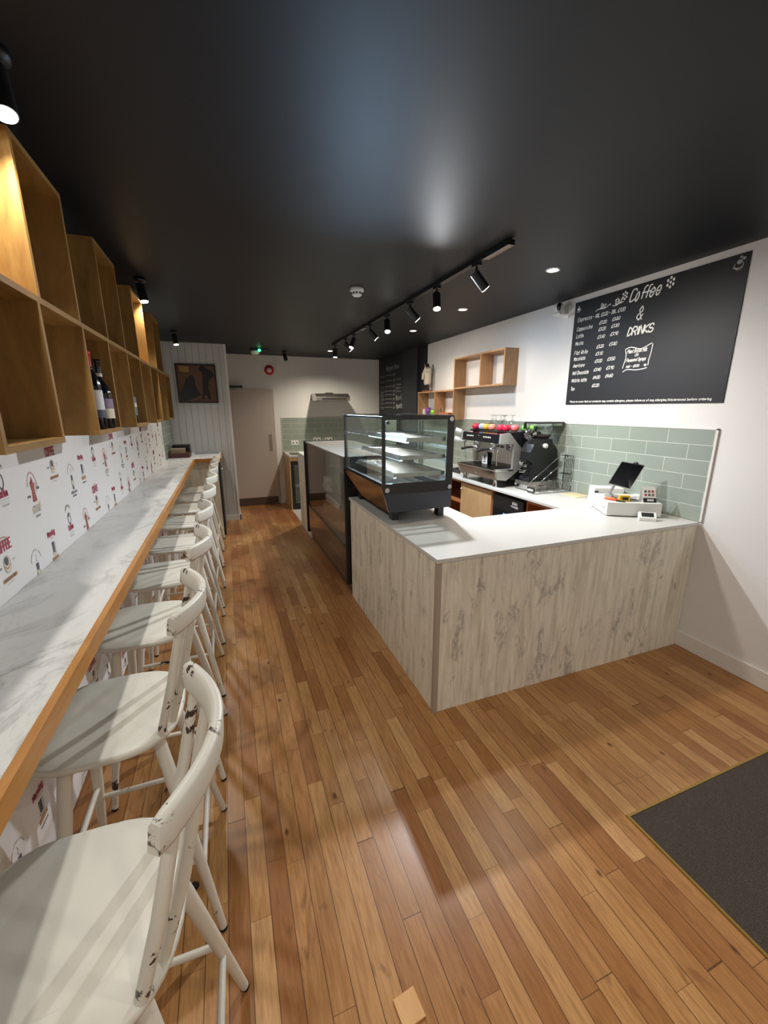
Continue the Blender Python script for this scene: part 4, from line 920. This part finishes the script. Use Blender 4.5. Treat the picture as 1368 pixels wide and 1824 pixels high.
# figurine in a cream coat on a wooden plinth
fx, fy, f0 = 2.83, 5.68, 1.895
fg = thing('figurine', 'small figurine in a cream coat with raised hand on a reddish wooden plinth', 'figurine', (fx, fy, f0))
MB().rbox(fx - .06, fx + .06, fy - .06, fy + .06, f0, f0 + .022, .006).build('plinth', plain('reddish_wood', '#84432a', .4), fg)
cream = plain('cream_cloth', '#d8d0bf', .8, var=.2, scale=60)
for s in (-1, 1):
    MB().tube([(fx, fy + s * .027, f0 + .022), (fx, fy + s * .026, f0 + .075), (fx, fy + s * .024, f0 + .12)], [.017, .018, .024], 12).build('boot', plain('dark_boot', '#2c191c', .4), fg)
body = MB().lathe([(.0, .10), (.062, .10), (.07, .14), (.066, .20), (.072, .25), (.078, .29), (.07, .325), (.035, .345), (.0, .35)], (fx, fy, f0))
body.v = [(fx + (v[0] - fx) * .72, fy + (v[1] - fy) * 1.0, v[2]) for v in body.v]
body.build('coat', cream, fg)
MB().tube([(fx, fy + .07, f0 + .32), (fx - .02, fy + .095, f0 + .25), (fx - .035, fy + .085, f0 + .18)], [.026, .026, .02], 12).build('lowered_sleeve', cream, fg)
MB().tube([(fx, fy - .07, f0 + .31), (fx - .04, fy - .06, f0 + .29), (fx - .045, fy - .015, f0 + .335)], [.027, .026, .018], 12).build('raised_sleeve', cream, fg)
hand = MB().ell((fx - .046, fy - .004, f0 + .352), .010, .012, .015)
for k, (dy, dz) in enumerate(((-.012, .028), (-.004, .034), (.004, .033), (.012, .026))): hand.tube([(fx - .046, fy - .004 + dy * .5, f0 + .358), (fx - .047, fy - .004 + dy, f0 + .352 + dz)], [.0035, .0025], 6)
hand.build('hand', plain('skin_tone', '#b98a70', .6), fg)
MB().lathe([(.0, .33), (.042, .33), (.044, .345), (.03, .352), (0, .352)], (fx, fy, f0)).build('red_collar', plain('maroon_cloth', '#5d1f26', .7), fg)
MB().ell((fx, fy + .006, f0 + .372), .024, .024, .028).build('head', plain('dark_hair', '#2a2224', .8), fg)
MB().box(fx - .052, fx - .048, fy - .003, fy + .003, f0 + .13, f0 + .31).build('coat_placket', plain('brown_seam', '#5a4536', .7), fg)

# wall camera
wc = thing('security_camera', 'small white security camera on a bracket high on the right wall', 'camera', (2.86, 3.14, 2.45))
MB().box(XR - .012, XR, 3.10, 3.16, 2.43, 2.53).build('wall_plate', M['wplastic'], wc)
MB().box(2.80, XR - .012, 3.09, 3.19, 2.452, 2.464).cyl((2.85, 3.15, 2.464), (2.85, 3.15, 2.478), .02, 16).build('bracket', M['wplastic'], wc)
MB().ell((2.84, 3.15, 2.515), .042, .042, .045, seg=24, rings=16).build('camera_body', M['wplastic'], wc)
MB().ell((2.812, 3.118, 2.517), .017, .020, .032, seg=20, rings=12).build('lens_window', M['blackgloss'], wc)
MB().tube([(2.90, 3.10, 2.45), (2.86, 3.06, 2.44), (2.88, 3.02, 2.47)], .004, 6).build('lead', M['wplastic'], wc)

# ================================================================ COFFEE MACHINE
cm = thing('espresso_machine', 'two-group espresso machine in silver and black on the white worktop', 'coffee machine', (2.6, 3.55, CZ))
my0, my1 = 3.22, 3.92
sidep = [(2.379, 1.424), (2.473, 1.436), (2.574, 1.33), (2.685, 1.238), (2.692, 1.15), (2.523, 1.025), (2.46, .985), (2.367, 1.0), (2.335, 1.095), (2.53, 1.095), (2.53, 1.33), (2.373, 1.335)]
for y in (my0, my1 - .03): MB().prism(sidep, y, y + .03, 'y').build('side_panel', M['silver'], cm, bevel=.004)
MB().prism([(2.47, 1.44), (2.82, 1.445), (2.86, 1.40), (2.86, .985), (2.56, .985), (2.56, 1.06), (2.66, 1.12), (2.66, 1.25)], my0 + .008, my1 - .008, 'y').build('black_body', M['black'], cm)
MB().prism([(2.372, 1.335), (2.378, 1.42), (2.47, 1.432), (2.47, 1.335)], my0 + .031, my1 - .031, 'y').build('group_head_housing', M['blackgloss'], cm, bevel=.004)
ctl = MB()
for k in range(2):
    for q in range(5): ctl.ell((2.373, my0 + .17 + k * .30 + q * .027, 1.385), .003, .008, .008, seg=10, rings=6)
ctl.build('brew_buttons', M['wplastic'], cm)
MB().box(2.369, 2.374, 3.55, 3.60, 1.392, 1.402).build('maker_badge', M['chrome'], cm)
MB().box(2.53, 2.56, my0 + .031, my1 - .031, 1.10, 1.335).build('back_splash', M['chrome'], cm)
MB().prism([(2.342, 1.075), (2.372, .99), (2.46, .985), (2.53, 1.03), (2.53, 1.078)], my0 + .031, my1 - .031, 'y').build('drip_tray_housing', M['mirror'], cm)
MB().box(2.332, 2.54, my0 - .004, my1 + .004, 1.078, 1.094).build('tray_rim', M['chrome'], cm, bevel=.005)
gr = MB()
for k in range(24): gr.box(2.345, 2.525, my0 + .04 + k * .0262, my0 + .052 + k * .0262, 1.0945, 1.0985)
gr.build('drip_grille', M['darksteel'], cm)
MB().lathe([(0, -.004), (.012, -.004), (.016, 0), (.012, .004), (0, .004)], (2.352, 3.57, 1.035), 'x', 20).build('round_badge', M['chrome'], cm)
for x in (2.40, 2.78):
    for y in (3.30, 3.85): MB().cyl((x, y, CZ), (x, y, .99), .024, 20, r2=.02).cyl((x, y, CZ), (x, y, CZ + .01), .026, 20).build('foot', M['chrome'], cm)
for y in (3.42, 3.70):
    ghd = MB().lathe([(.034, 1.335), (.036, 1.30), (.034, 1.285), (0, 1.283)], (2.43, y, 0)).build('group_head', M['chrome'], cm)
    MB().lathe([(0, 1.252), (.026, 1.252), (.032, 1.265), (.032, 1.284), (0, 1.284)], (2.43, y, 0)).build('portafilter_basket', M['chrome'], ghd)
    MB().tube([(2.40, y + .005, 1.27), (2.33, y + .02, 1.268), (2.27, y + .035, 1.255)], [.008, .013, .015], 12).build('portafilter_handle', M['black'], ghd)
    MB().tube([(2.43, y, 1.255), (2.43, y - .02, 1.24), (2.43, y - .022, 1.225)], .006, 8).build('spout', M['chrome'], ghd)
for y, s in ((3.27, 1), (3.87, -1)):
    MB().tube([(2.42, y, 1.335), (2.39, y, 1.30), (2.385, y + s * .02, 1.22), (2.40, y + s * .03, 1.12)], .005, 8).build('steam_wand', M['chrome'], cm)
for z, y in ((1.415, 3.945), (1.325, 3.965)):
    MB().tube([(2.42, my1, z - .02), (2.38, y, z)], .012, 10).tube([(2.385, y - .002, z - .002), (2.335, y + .03, z + .018)], [.026, .028], 16).build('steam_knob', M['wplastic'], cm)
# cups and glasses on top of the machine
ZT = 1.4455
cups = [(2.50, 3.84, '#c3243a', 'red cup on the far end of the coffee machine'), (2.53, 3.765, '#9fb4d8', 'pale blue cup on the coffee machine between red and yellow cups'), (2.535, 3.70, '#e0a83c', 'yellow cup on top of the coffee machine'), (2.55, 3.62, '#e3937c', 'peach cup on the coffee machine beside the yellow cup'),
        (2.53, 3.45, '#cf2146', 'crimson cup in the middle of the coffee machine top, left one of two'), (2.54, 3.375, '#c91f40', 'crimson cup in the middle of the coffee machine top, right one of two'), (2.62, 3.35, '#e2747a', 'pink cup on the coffee machine between crimson and green'), (2.70, 3.30, '#6aa84a', 'green cup on the coffee machine, next to the pink cup'), (2.78, 3.27, '#7cb552', 'green cup nearest the grinder on the coffee machine')]
cp = None
for x, y, c, l in cups:
    col = plain('glaze_' + c[1:], c, .2, coat=.4)
    t = thing('coffee_cup', l, 'cup', (x, y, ZT), 'coloured cups on the coffee machine')
    MB().lathe([(0, .0), (.030, 0), (.037, .012), (.039, .03), (.033, .05), (.022, .058), (0, .06)], (x, y, ZT), seg=22).build('cup_body', col, t)
    MB().tube([(x + .036, y, ZT + .042), (x + .052, y, ZT + .04), (x + .055, y, ZT + .022), (x + .038, y, ZT + .014)], .0045, 8).build('handle', col, t)
gls = [(2.68, 3.80), (2.72, 3.72), (2.64, 3.69), (2.70, 3.62), (2.65, 3.57), (2.74, 3.55)]
gl_l = ['left end of the row', 'second from the left', 'third from the left, front', 'fourth from the left', 'fifth from the left, front', 'right end of the row']
for (x, y), l in zip(gls, gl_l):
    MB().lathe([(.036, 0), (.0375, .03), (.030, .075), (.012, .10), (.006, .105), (.006, .135), (.030, .142), (.034, .145), (.034, .147), (0, .147)], (x, y, ZT), seg=22).build('stemmed_glass', M['drink'], label='upturned clear stemmed glass on the coffee machine, ' + l, category='glass', group='upturned glasses on the coffee machine')
MB().rbox(2.50, 2.74, 3.86, 3.905, ZT, ZT + .055, .006).build('orange_label_box', plain('dark_box', '#3a2c28', .6), label='dark box behind the red cup on the coffee machine', category='box')
# sign card, knock-about things left of the machine
sgn = thing('sign_card', 'white card with a round black emblem standing on the drip tray', 'card', (2.50, 3.66, 1.0985))
MB().box(2.500, 2.503, 3.60, 3.69, 1.0985, 1.215).build('card', M['wplastic'], sgn)
e = MB(); fe = lambda u, v: (2.499, 3.645 - u, 1.165 + v)
ribbon(e, [arc(0, 0, .026, .026, 0, 360, 20)], fe, .005); fill(e, arc(0, 0, .014, .018, 0, 360, 12), fe); ribbon(e, text_paths('COFFEE', -.02, -.05, .012, .045, 0, 0, False), fe, .0025); e.build('emblem', M['black'], sgn)
jg = thing('milk_jug', 'small steel milk jug standing left of the coffee machine', 'jug', (2.52, 4.06, CZ))
MB().lathe([(0, 0), (.042, 0), (.045, .03), (.036, .08), (.04, .11), (.038, .11), (.032, .08), (.04, .03), (0, .006)], (2.52, 4.06, CZ)).build('jug_body', M['chrome'], jg)
MB().tube([(2.50, 4.02, CZ + .10), (2.47, 3.995, CZ + .09), (2.475, 4.0, CZ + .03), (2.505, 4.02, CZ + .02)], .005, 8).build('handle', M['chrome'], jg)
t = thing('knock_box', 'black knock box with a steel rim beside the coffee machine', 'knock box', (2.62, 4.16, CZ))
MB().rbox(2.50, 2.72, 4.12, 4.32, CZ, CZ + .05, .02).build('box', M['black'], t); MB().cyl((2.51, 4.22, CZ + .054), (2.71, 4.22, CZ + .054), .008, 10).build('knock_bar', M['rubber'], t)
t = thing('red_spray_bottle', 'bottle with red trigger standing behind the steel jug', 'spray bottle', (2.72, 4.0, CZ))
MB().lathe([(0, 0), (.034, 0), (.034, .13), (.014, .16), (.014, .19), (0, .19)], (2.72, 4.02, CZ)).build('bottle', plain('dark_bottle', '#2a2a2e', .3), t)
MB().box(2.68, 2.745, 4.008, 4.032, CZ + .19, CZ + .225).prism([(2.68, CZ + .205), (2.695, CZ + .205), (2.685, CZ + .16), (2.675, CZ + .165)], 4.012, 4.028, 'y').build('trigger', M['red'], t)
t = thing('blue_cleaner_bottle', 'pale bottle with a blue and pink label on the worktop behind the pastry case', 'bottle', (2.7, 4.75, CZ))
MB().lathe([(0, 0), (.045, 0), (.045, .17), (.02, .21), (.018, .235), (0, .235)], (2.7, 4.75, CZ)).build('bottle', plain('milky_plastic', '#c8d4da', .3), t)
MB().lathe([(.0455, .04), (.0455, .13)], (2.7, 4.75, CZ)).build('paper_label', plain('blue_label', '#2f5f9e', .6), t)
MB().lathe([(.021, .235), (.021, .265), (0, .265)], (2.7, 4.75, CZ)).build('cap', plain('pink_cap', '#c26a8a', .5), t)

# ---------------------------------------------------------------- grinder, knock-out drawer, wire rack
kd = thing('knock_out_drawer', 'flat brushed steel drawer unit under the black coffee grinder', 'drawer unit', (2.73, 3.08, CZ))
MB().rbox(2.55, 2.885, 3.0, 3.20, CZ + .006, CZ + .083, .006).build('housing', M['steel'], kd, bevel=.002)
MB().box(2.543, 2.549, 3.01, 3.19, CZ + .014, CZ + .05).build('drawer_front', M['chrome'], kd)
MB().box(2.56, 2.88, 3.01, 3.19, CZ, CZ + .006).build('rubber_base', M['rubber'], kd)
zg = CZ + .083
gd = thing('coffee_grinder', 'black coffee grinder with a clear hopper beside the espresso machine', 'grinder', (2.72, 3.08, zg))
MB().prism([(2.57, zg), (2.885, zg), (2.89, 1.17), (2.87, 1.29), (2.81, 1.345), (2.80, 1.385), (2.66, 1.385), (2.60, 1.34), (2.565, 1.27), (2.56, 1.19), (2.60, 1.17), (2.61, 1.05), (2.57, 1.04)], 3.03, 3.165, 'y').build('body', M['black'], gd, bevel=.012)
MB().lathe([(0, -.03), (.020, -.028), (.022, -.02), (.022, 0), (0, 0)], (2.715, 3.03, 1.325), 'y').build('dial', M['wplastic'], gd)
MB().tube([(2.56, 3.10, 1.19), (2.52, 3.10, 1.165)], [.018, .022], 12).box(2.52, 2.60, 3.085, 3.115, 1.08, 1.09).build('dosing_spout', M['chrome'], gd)
ctl = MB()
for z in (1.10, 1.135, 1.15): ctl.box(2.53, 2.56, 3.06, 3.13, z, z + .006)
ctl.build('portafilter_fork', M['chrome'], gd)
MB().lathe([(.05, 1.385), (.055, 1.40), (.085, 1.44), (.095, 1.50), (.093, 1.50), (.083, 1.442), (.05, 1.402)], (2.745, 3.09, 0)).build('hopper', M['smoke'], gd)
MB().lathe([(.045, 1.386), (.06, 1.405), (.07, 1.42), (0, 1.43)], (2.745, 3.09, 0)).build('beans', plain('coffee_beans', '#2a1710', .5, var=.5, scale=200, bump=.6), gd)
MB().rbox(2.585, 2.905, 2.99, 3.19, 1.525, 1.538, .03).box(2.585, 2.605, 3.16, 3.18, 1.475, 1.525).build('lid', M['black'], gd)
MB().rbox(2.62, 2.90, 3.0, 3.18, 1.502, 1.524, .04).build('hopper_collar', M['drink'], gd)
# crumpled film bag on the grinder
bg = MB(); rb = random.Random(9)
vs = []; n1, n2 = 9, 14
for i in range(n1 + 1):
    p = PI * i / n1
    for k in range(n2):
        a = 2 * PI * k / n2; r = 1 + rb.uniform(-.45, .45)
        vs.append((2.585 + .045 * r * math.sin(p) * math.cos(a), 3.09 + .05 * r * math.sin(p) * math.sin(a), 1.43 + .04 * r * math.cos(p)))
bg.add(vs, [(i * n2 + k, i * n2 + (k + 1) % n2, (i + 1) * n2 + (k + 1) % n2, (i + 1) * n2 + k) for i in range(n1) for k in range(n2)])
bg.build('crumpled_film_bag', glass('film', (.72, .72, .76), .22, .1), label='crumpled clear film bag pushed on top of the black coffee grinder', category='bag')
wr = thing('wire_rack', 'sloping steel wire rack with a small black sign in front of the grinder', 'wire rack', (2.7, 2.93, CZ))
m = MB()
for y in (2.86, 2.965):
    m.tube([(2.51, y, CZ + .004), (2.51, y, CZ + .075), (2.86, y, CZ + .325), (2.905, y, CZ + .325), (2.905, y, CZ + .004), (2.51, y, CZ + .004)], .0035, 8)
for x, z in ((2.51, CZ + .004), (2.51, CZ + .075), (2.905, CZ + .325), (2.905, CZ + .16), (2.905, CZ + .004), (2.68, CZ + .197), (2.86, CZ + .325)):
    m.cyl((x, 2.86, z), (x, 2.965, z), .0028, 6)
m.build('side_frame', M['chrome'], wr)
m = MB()
for k in range(7):
    x = 2.56 + k * .015; m.tube([(x, 2.87, CZ + .006), (x, 2.87, CZ + .06), (x, 2.955, CZ + .06), (x, 2.955, CZ + .006)], .002, 6)
for k in range(6):
    x = 2.72 + k * .015; m.tube([(x, 2.87, CZ + .006), (x, 2.87, CZ + .12), (x, 2.955, CZ + .12), (x, 2.955, CZ + .006)], .002, 6)
m.build('wire_dividers', M['darksteel'], wr); m = MB()
for k in range(5):
    y = 2.87 + k * .022; m.cyl((2.903, y, CZ + .01), (2.903, y, CZ + .32), .0022, 6); 
for k in range(5):
    y = 2.87 + k * .022; m.tube([(2.84, y, CZ + .16), (2.903, y, CZ + .16)], .0022, 6)
m.build('back_basket', M['darksteel'], wr)
sg = MB().box(2.500, 2.505, 2.865, 2.96, CZ + .012, CZ + .055).build('sign', M['black'], wr)
e = MB(); ribbon(e, text_paths('MONIN', 0, 0, .018, .075, 0, 0, False), lambda u, v: (2.4992, 2.952 - u, CZ + .024 + v), .004); e.build('sign_lettering', M['chalk'], sg)

# ================================================================ TILL AND WHAT LIES ON IT
ang = math.atan2(1.90 - 2.079, 2.783 - 2.467)      # the till is turned a little on the counter
ux, uy = math.cos(ang), math.sin(ang); tcx, tcy = 2.467, 2.079
def TP(a, b, z=0): return (tcx + ux * a - uy * b, tcy + uy * a + ux * b, z)
def tprism(mb, pts, z0, z1, mi=0): return mb.prism([TP(a, b)[:2] for a, b in pts], z0, z1, 'z', mi)
def tbox(mb, a0, a1, b0, b1, z0, z1, mi=0): return tprism(mb, [(a0, b0), (a1, b0), (a1, b1), (a0, b1)], z0, z1, mi)
till = thing('cash_drawer', 'white cash drawer turned slightly on the end of the service counter', 'cash drawer', TP(.18, .17, CZ))
tbox(MB(), 0, .355, 0, .34, CZ + .006, CZ + .098).build('drawer_body', M['wplastic'], till, bevel=.003)
tbox(MB(), .01, .345, .01, .33, CZ, CZ + .006).build('base', M['black'], till)
MB().ell(TP(-.001, .06, CZ + .05), .004, .004, .008).ell(TP(-.001, .10, CZ + .05), .003, .003, .005).build('lock', M['chrome'], till)
MB().tube([TP(-.002, .16, CZ + .05), TP(-.03, .18, CZ + .04), TP(-.02, .22, CZ + .02), TP(-.045, .20, CZ + .004)], .002, 6).build('key_cord', M['greytray'], till)
zt = CZ + .098
pr = thing('receipt_printer', 'white receipt printer behind the cash drawer', 'printer', TP(.1, .42, CZ))
tbox(MB(), .02, .235, .345, .48, CZ, CZ + .135).build('printer_body', M['wplastic'], pr, bevel=.004)
tbox(MB(), .02, .05, .343, .345, CZ + .10, CZ + .115).build('status_strip', M['dgrey'], pr)
# tablet on stand
tb = thing('tablet_stand', 'tilted tablet on a silver stand on top of the cash drawer', 'tablet', TP(.13, .23, zt))
MB().cyl(TP(.10, .22, zt), TP(.10, .22, zt + .01), .05, 24).tube([TP(.10, .22, zt + .008), TP(.09, .235, zt + .03), TP(.12, .235, zt + .09), TP(.14, .235, zt + .14)], [.012, .011, .010, .010], 10).build('stand', M['silver'], tb)
A, B, Cc, D = Vector((2.62, 2.232, 1.115)), Vector((2.70, 2.205, 1.282)), Vector((2.79, 2.085, 1.262)), Vector((2.71, 2.112, 1.085))
nrm = (B - A).cross(D - A).normalized()
if nrm.x > 0: nrm = -nrm
def slab(nm, k, off0, off1, m, par):
    c = (A + B + Cc + D) / 4; q = [c + (p - c) * k for p in (A, B, Cc, D)]
    vs = [p + nrm * off0 for p in q] + [p + nrm * off1 for p in q]
    return MB().add(vs, [(0, 1, 2, 3), (7, 6, 5, 4), (0, 4, 5, 1), (1, 5, 6, 2), (2, 6, 7, 3), (3, 7, 4, 0)]).build(nm, m, par)
slab('tablet_body', 1.0, -.010, 0, M['silver'], tb); slab('screen', .94, 0, .001, M['screen'], tb)
MB().ell(tuple((B * .4 + Cc * .6) + nrm * .002), .012, .02, .012).build('clamp', M['black'], tb)
# card terminal, tape measure, cutter, papers, tent card
ct = thing('card_terminal', 'small white card payment terminal with dark screen in front of the cash drawer', 'card terminal', (2.62, 1.86, CZ))
m = MB(); q = [(2.565, 1.905), (2.648, 1.838), (2.70, 1.885), (2.615, 1.955)]
m.add([(x, y, CZ) for x, y in q] + [(q[0][0] + .004, q[0][1] + .004, CZ + .022), (q[1][0] + .004, q[1][1] + .004, CZ + .022), (q[2][0], q[2][1], CZ + .05), (q[3][0], q[3][1], CZ + .05)], [(0, 1, 5, 4), (1, 2, 6, 5), (2, 3, 7, 6), (3, 0, 4, 7), (4, 5, 6, 7), (3, 2, 1, 0)])
m.build('terminal_body', M['wplastic'], ct, bevel=.005)
f4 = [Vector(m.v[i]) for i in (4, 5, 6, 7)]; c = sum(f4, Vector()) / 4; q2 = [c + (p - c) * .68 for p in f4]; nn = (f4[1] - f4[0]).cross(f4[3] - f4[0]).normalized(); nn = nn if nn.z > 0 else -nn
MB().add([p + nn * .0012 for p in q2], [(0, 1, 2, 3)]).build('screen', M['screen'], ct)
tm = thing('tape_measure', 'yellow and black tape measure lying on the cash drawer', 'tape measure', TP(.125, .075, zt))
tbox(MB(), .095, .165, .05, .085, zt, zt + .04).build('case', plain('yellow_plastic', '#d8b21e', .35), tm, bevel=.006)
tbox(MB(), .112, .15, .048, .05, zt + .01, zt + .03).tube([TP(.09, .07, zt + .01), TP(.06, .09, zt + .03), TP(.055, .10, zt + .01)], .004, 6).build('grip', M['black'], tm)
tm2 = thing('safety_cutter', 'orange-handled cutter lying at the near edge of the cash drawer', 'cutter', TP(.05, .06, zt))
MB().tube([TP(.02, .12, zt + .008), TP(.05, .08, zt + .010), TP(.09, .05, zt + .008)], [.008, .013, .006], 10).build('handle', plain('orange_plastic', '#e8622a', .35), tm2)
MB().tube([TP(.07, .045, zt + .005), TP(.12, .015, zt + .004)], [.006, .004], 8).build('blade_holder', M['black'], tm2)
pp = MB(); rp = random.Random(4)
for k in range(6):
    a0, b0, th = .172 + rp.uniform(-.005, .01), .07 + rp.uniform(-.02, .02), rp.uniform(-.1, .5); z = zt + .001 + k * .005
    pts = [(a0 + x * math.cos(th) - y * math.sin(th), b0 + x * math.sin(th) + y * math.cos(th)) for x, y in ((0, 0), (.06, 0), (.06, .07), (0, .07))]
    tprism(pp, pts, z, z + .0012)
pp.build('till_papers', plain('crumpled_paper', '#d4d2d6', .8), label='loose pile of white papers on the cash drawer beside the tape measure', category='papers')
tc = thing('tent_card', 'small standing card with coloured pictures and a black foot on the cash drawer', 'card', TP(.3, .06, zt))
q = [Vector(TP(.245, .035, zt + .0005)), Vector(TP(.33, .035, zt + .0005)), Vector(TP(.33, .085, zt + .105)), Vector(TP(.245, .085, zt + .105))]
nb = (q[1] - q[0]).cross(q[3] - q[0]).normalized(); nb = nb if nb.y < 0 else -nb
MB().add(q + [p - nb * .002 for p in q], [(0, 1, 2, 3), (7, 6, 5, 4), (0, 4, 5, 1), (1, 5, 6, 2), (2, 6, 7, 3), (3, 7, 4, 0)]).add([q[3], q[2], Vector(TP(.33, .115, zt + .0005)), Vector(TP(.245, .115, zt + .0005))], [(0, 1, 2, 3)]).build('card', M['wplastic'], tc)
def cq(u0, u1, v0, v1, off=.0012):
    f = lambda u, v: q[0] + (q[1] - q[0]) * u + (q[3] - q[0]) * v + nb * off
    return [f(u0, v0), f(u1, v0), f(u1, v1), f(u0, v1)]
MB().add(cq(0, 1, 0, .28), [(0, 1, 2, 3)]).build('black_foot_band', M['black'], tc)
e = MB(); ribbon(e, text_paths('ORDER', 0, 0, .1, .5, 0, 0, False), lambda u, v: tuple(q[0] + (q[1] - q[0]) * (u + .3) + (q[3] - q[0]) * (v + .09) + nb * .002), .03)
e.build('band_lettering', M['chalk'], tc)
ic = MB(); im = [plain('icon_red', '#b5303a', .6), plain('icon_slate', '#4a4e66', .6), plain('icon_brown', '#8a5a48', .6)]
for r in range(2):
    for k in range(3): ic.add(cq(.12 + .28 * k, .30 + .28 * k, .40 + .22 * r, .54 + .22 * r, .0015), [(0, 1, 2, 3)], (r + k) % 3)
ic.build('pictures', im, tc)

# loose items seen past the case
MB().rbox(2.74, 2.90, 2.62, 2.80, CZ, CZ + .004, .01).build('paper_sheet', plain('manila', '#d2c29a', .8), label='buff paper sheet lying flat on the worktop beside the wire rack', category='paper')
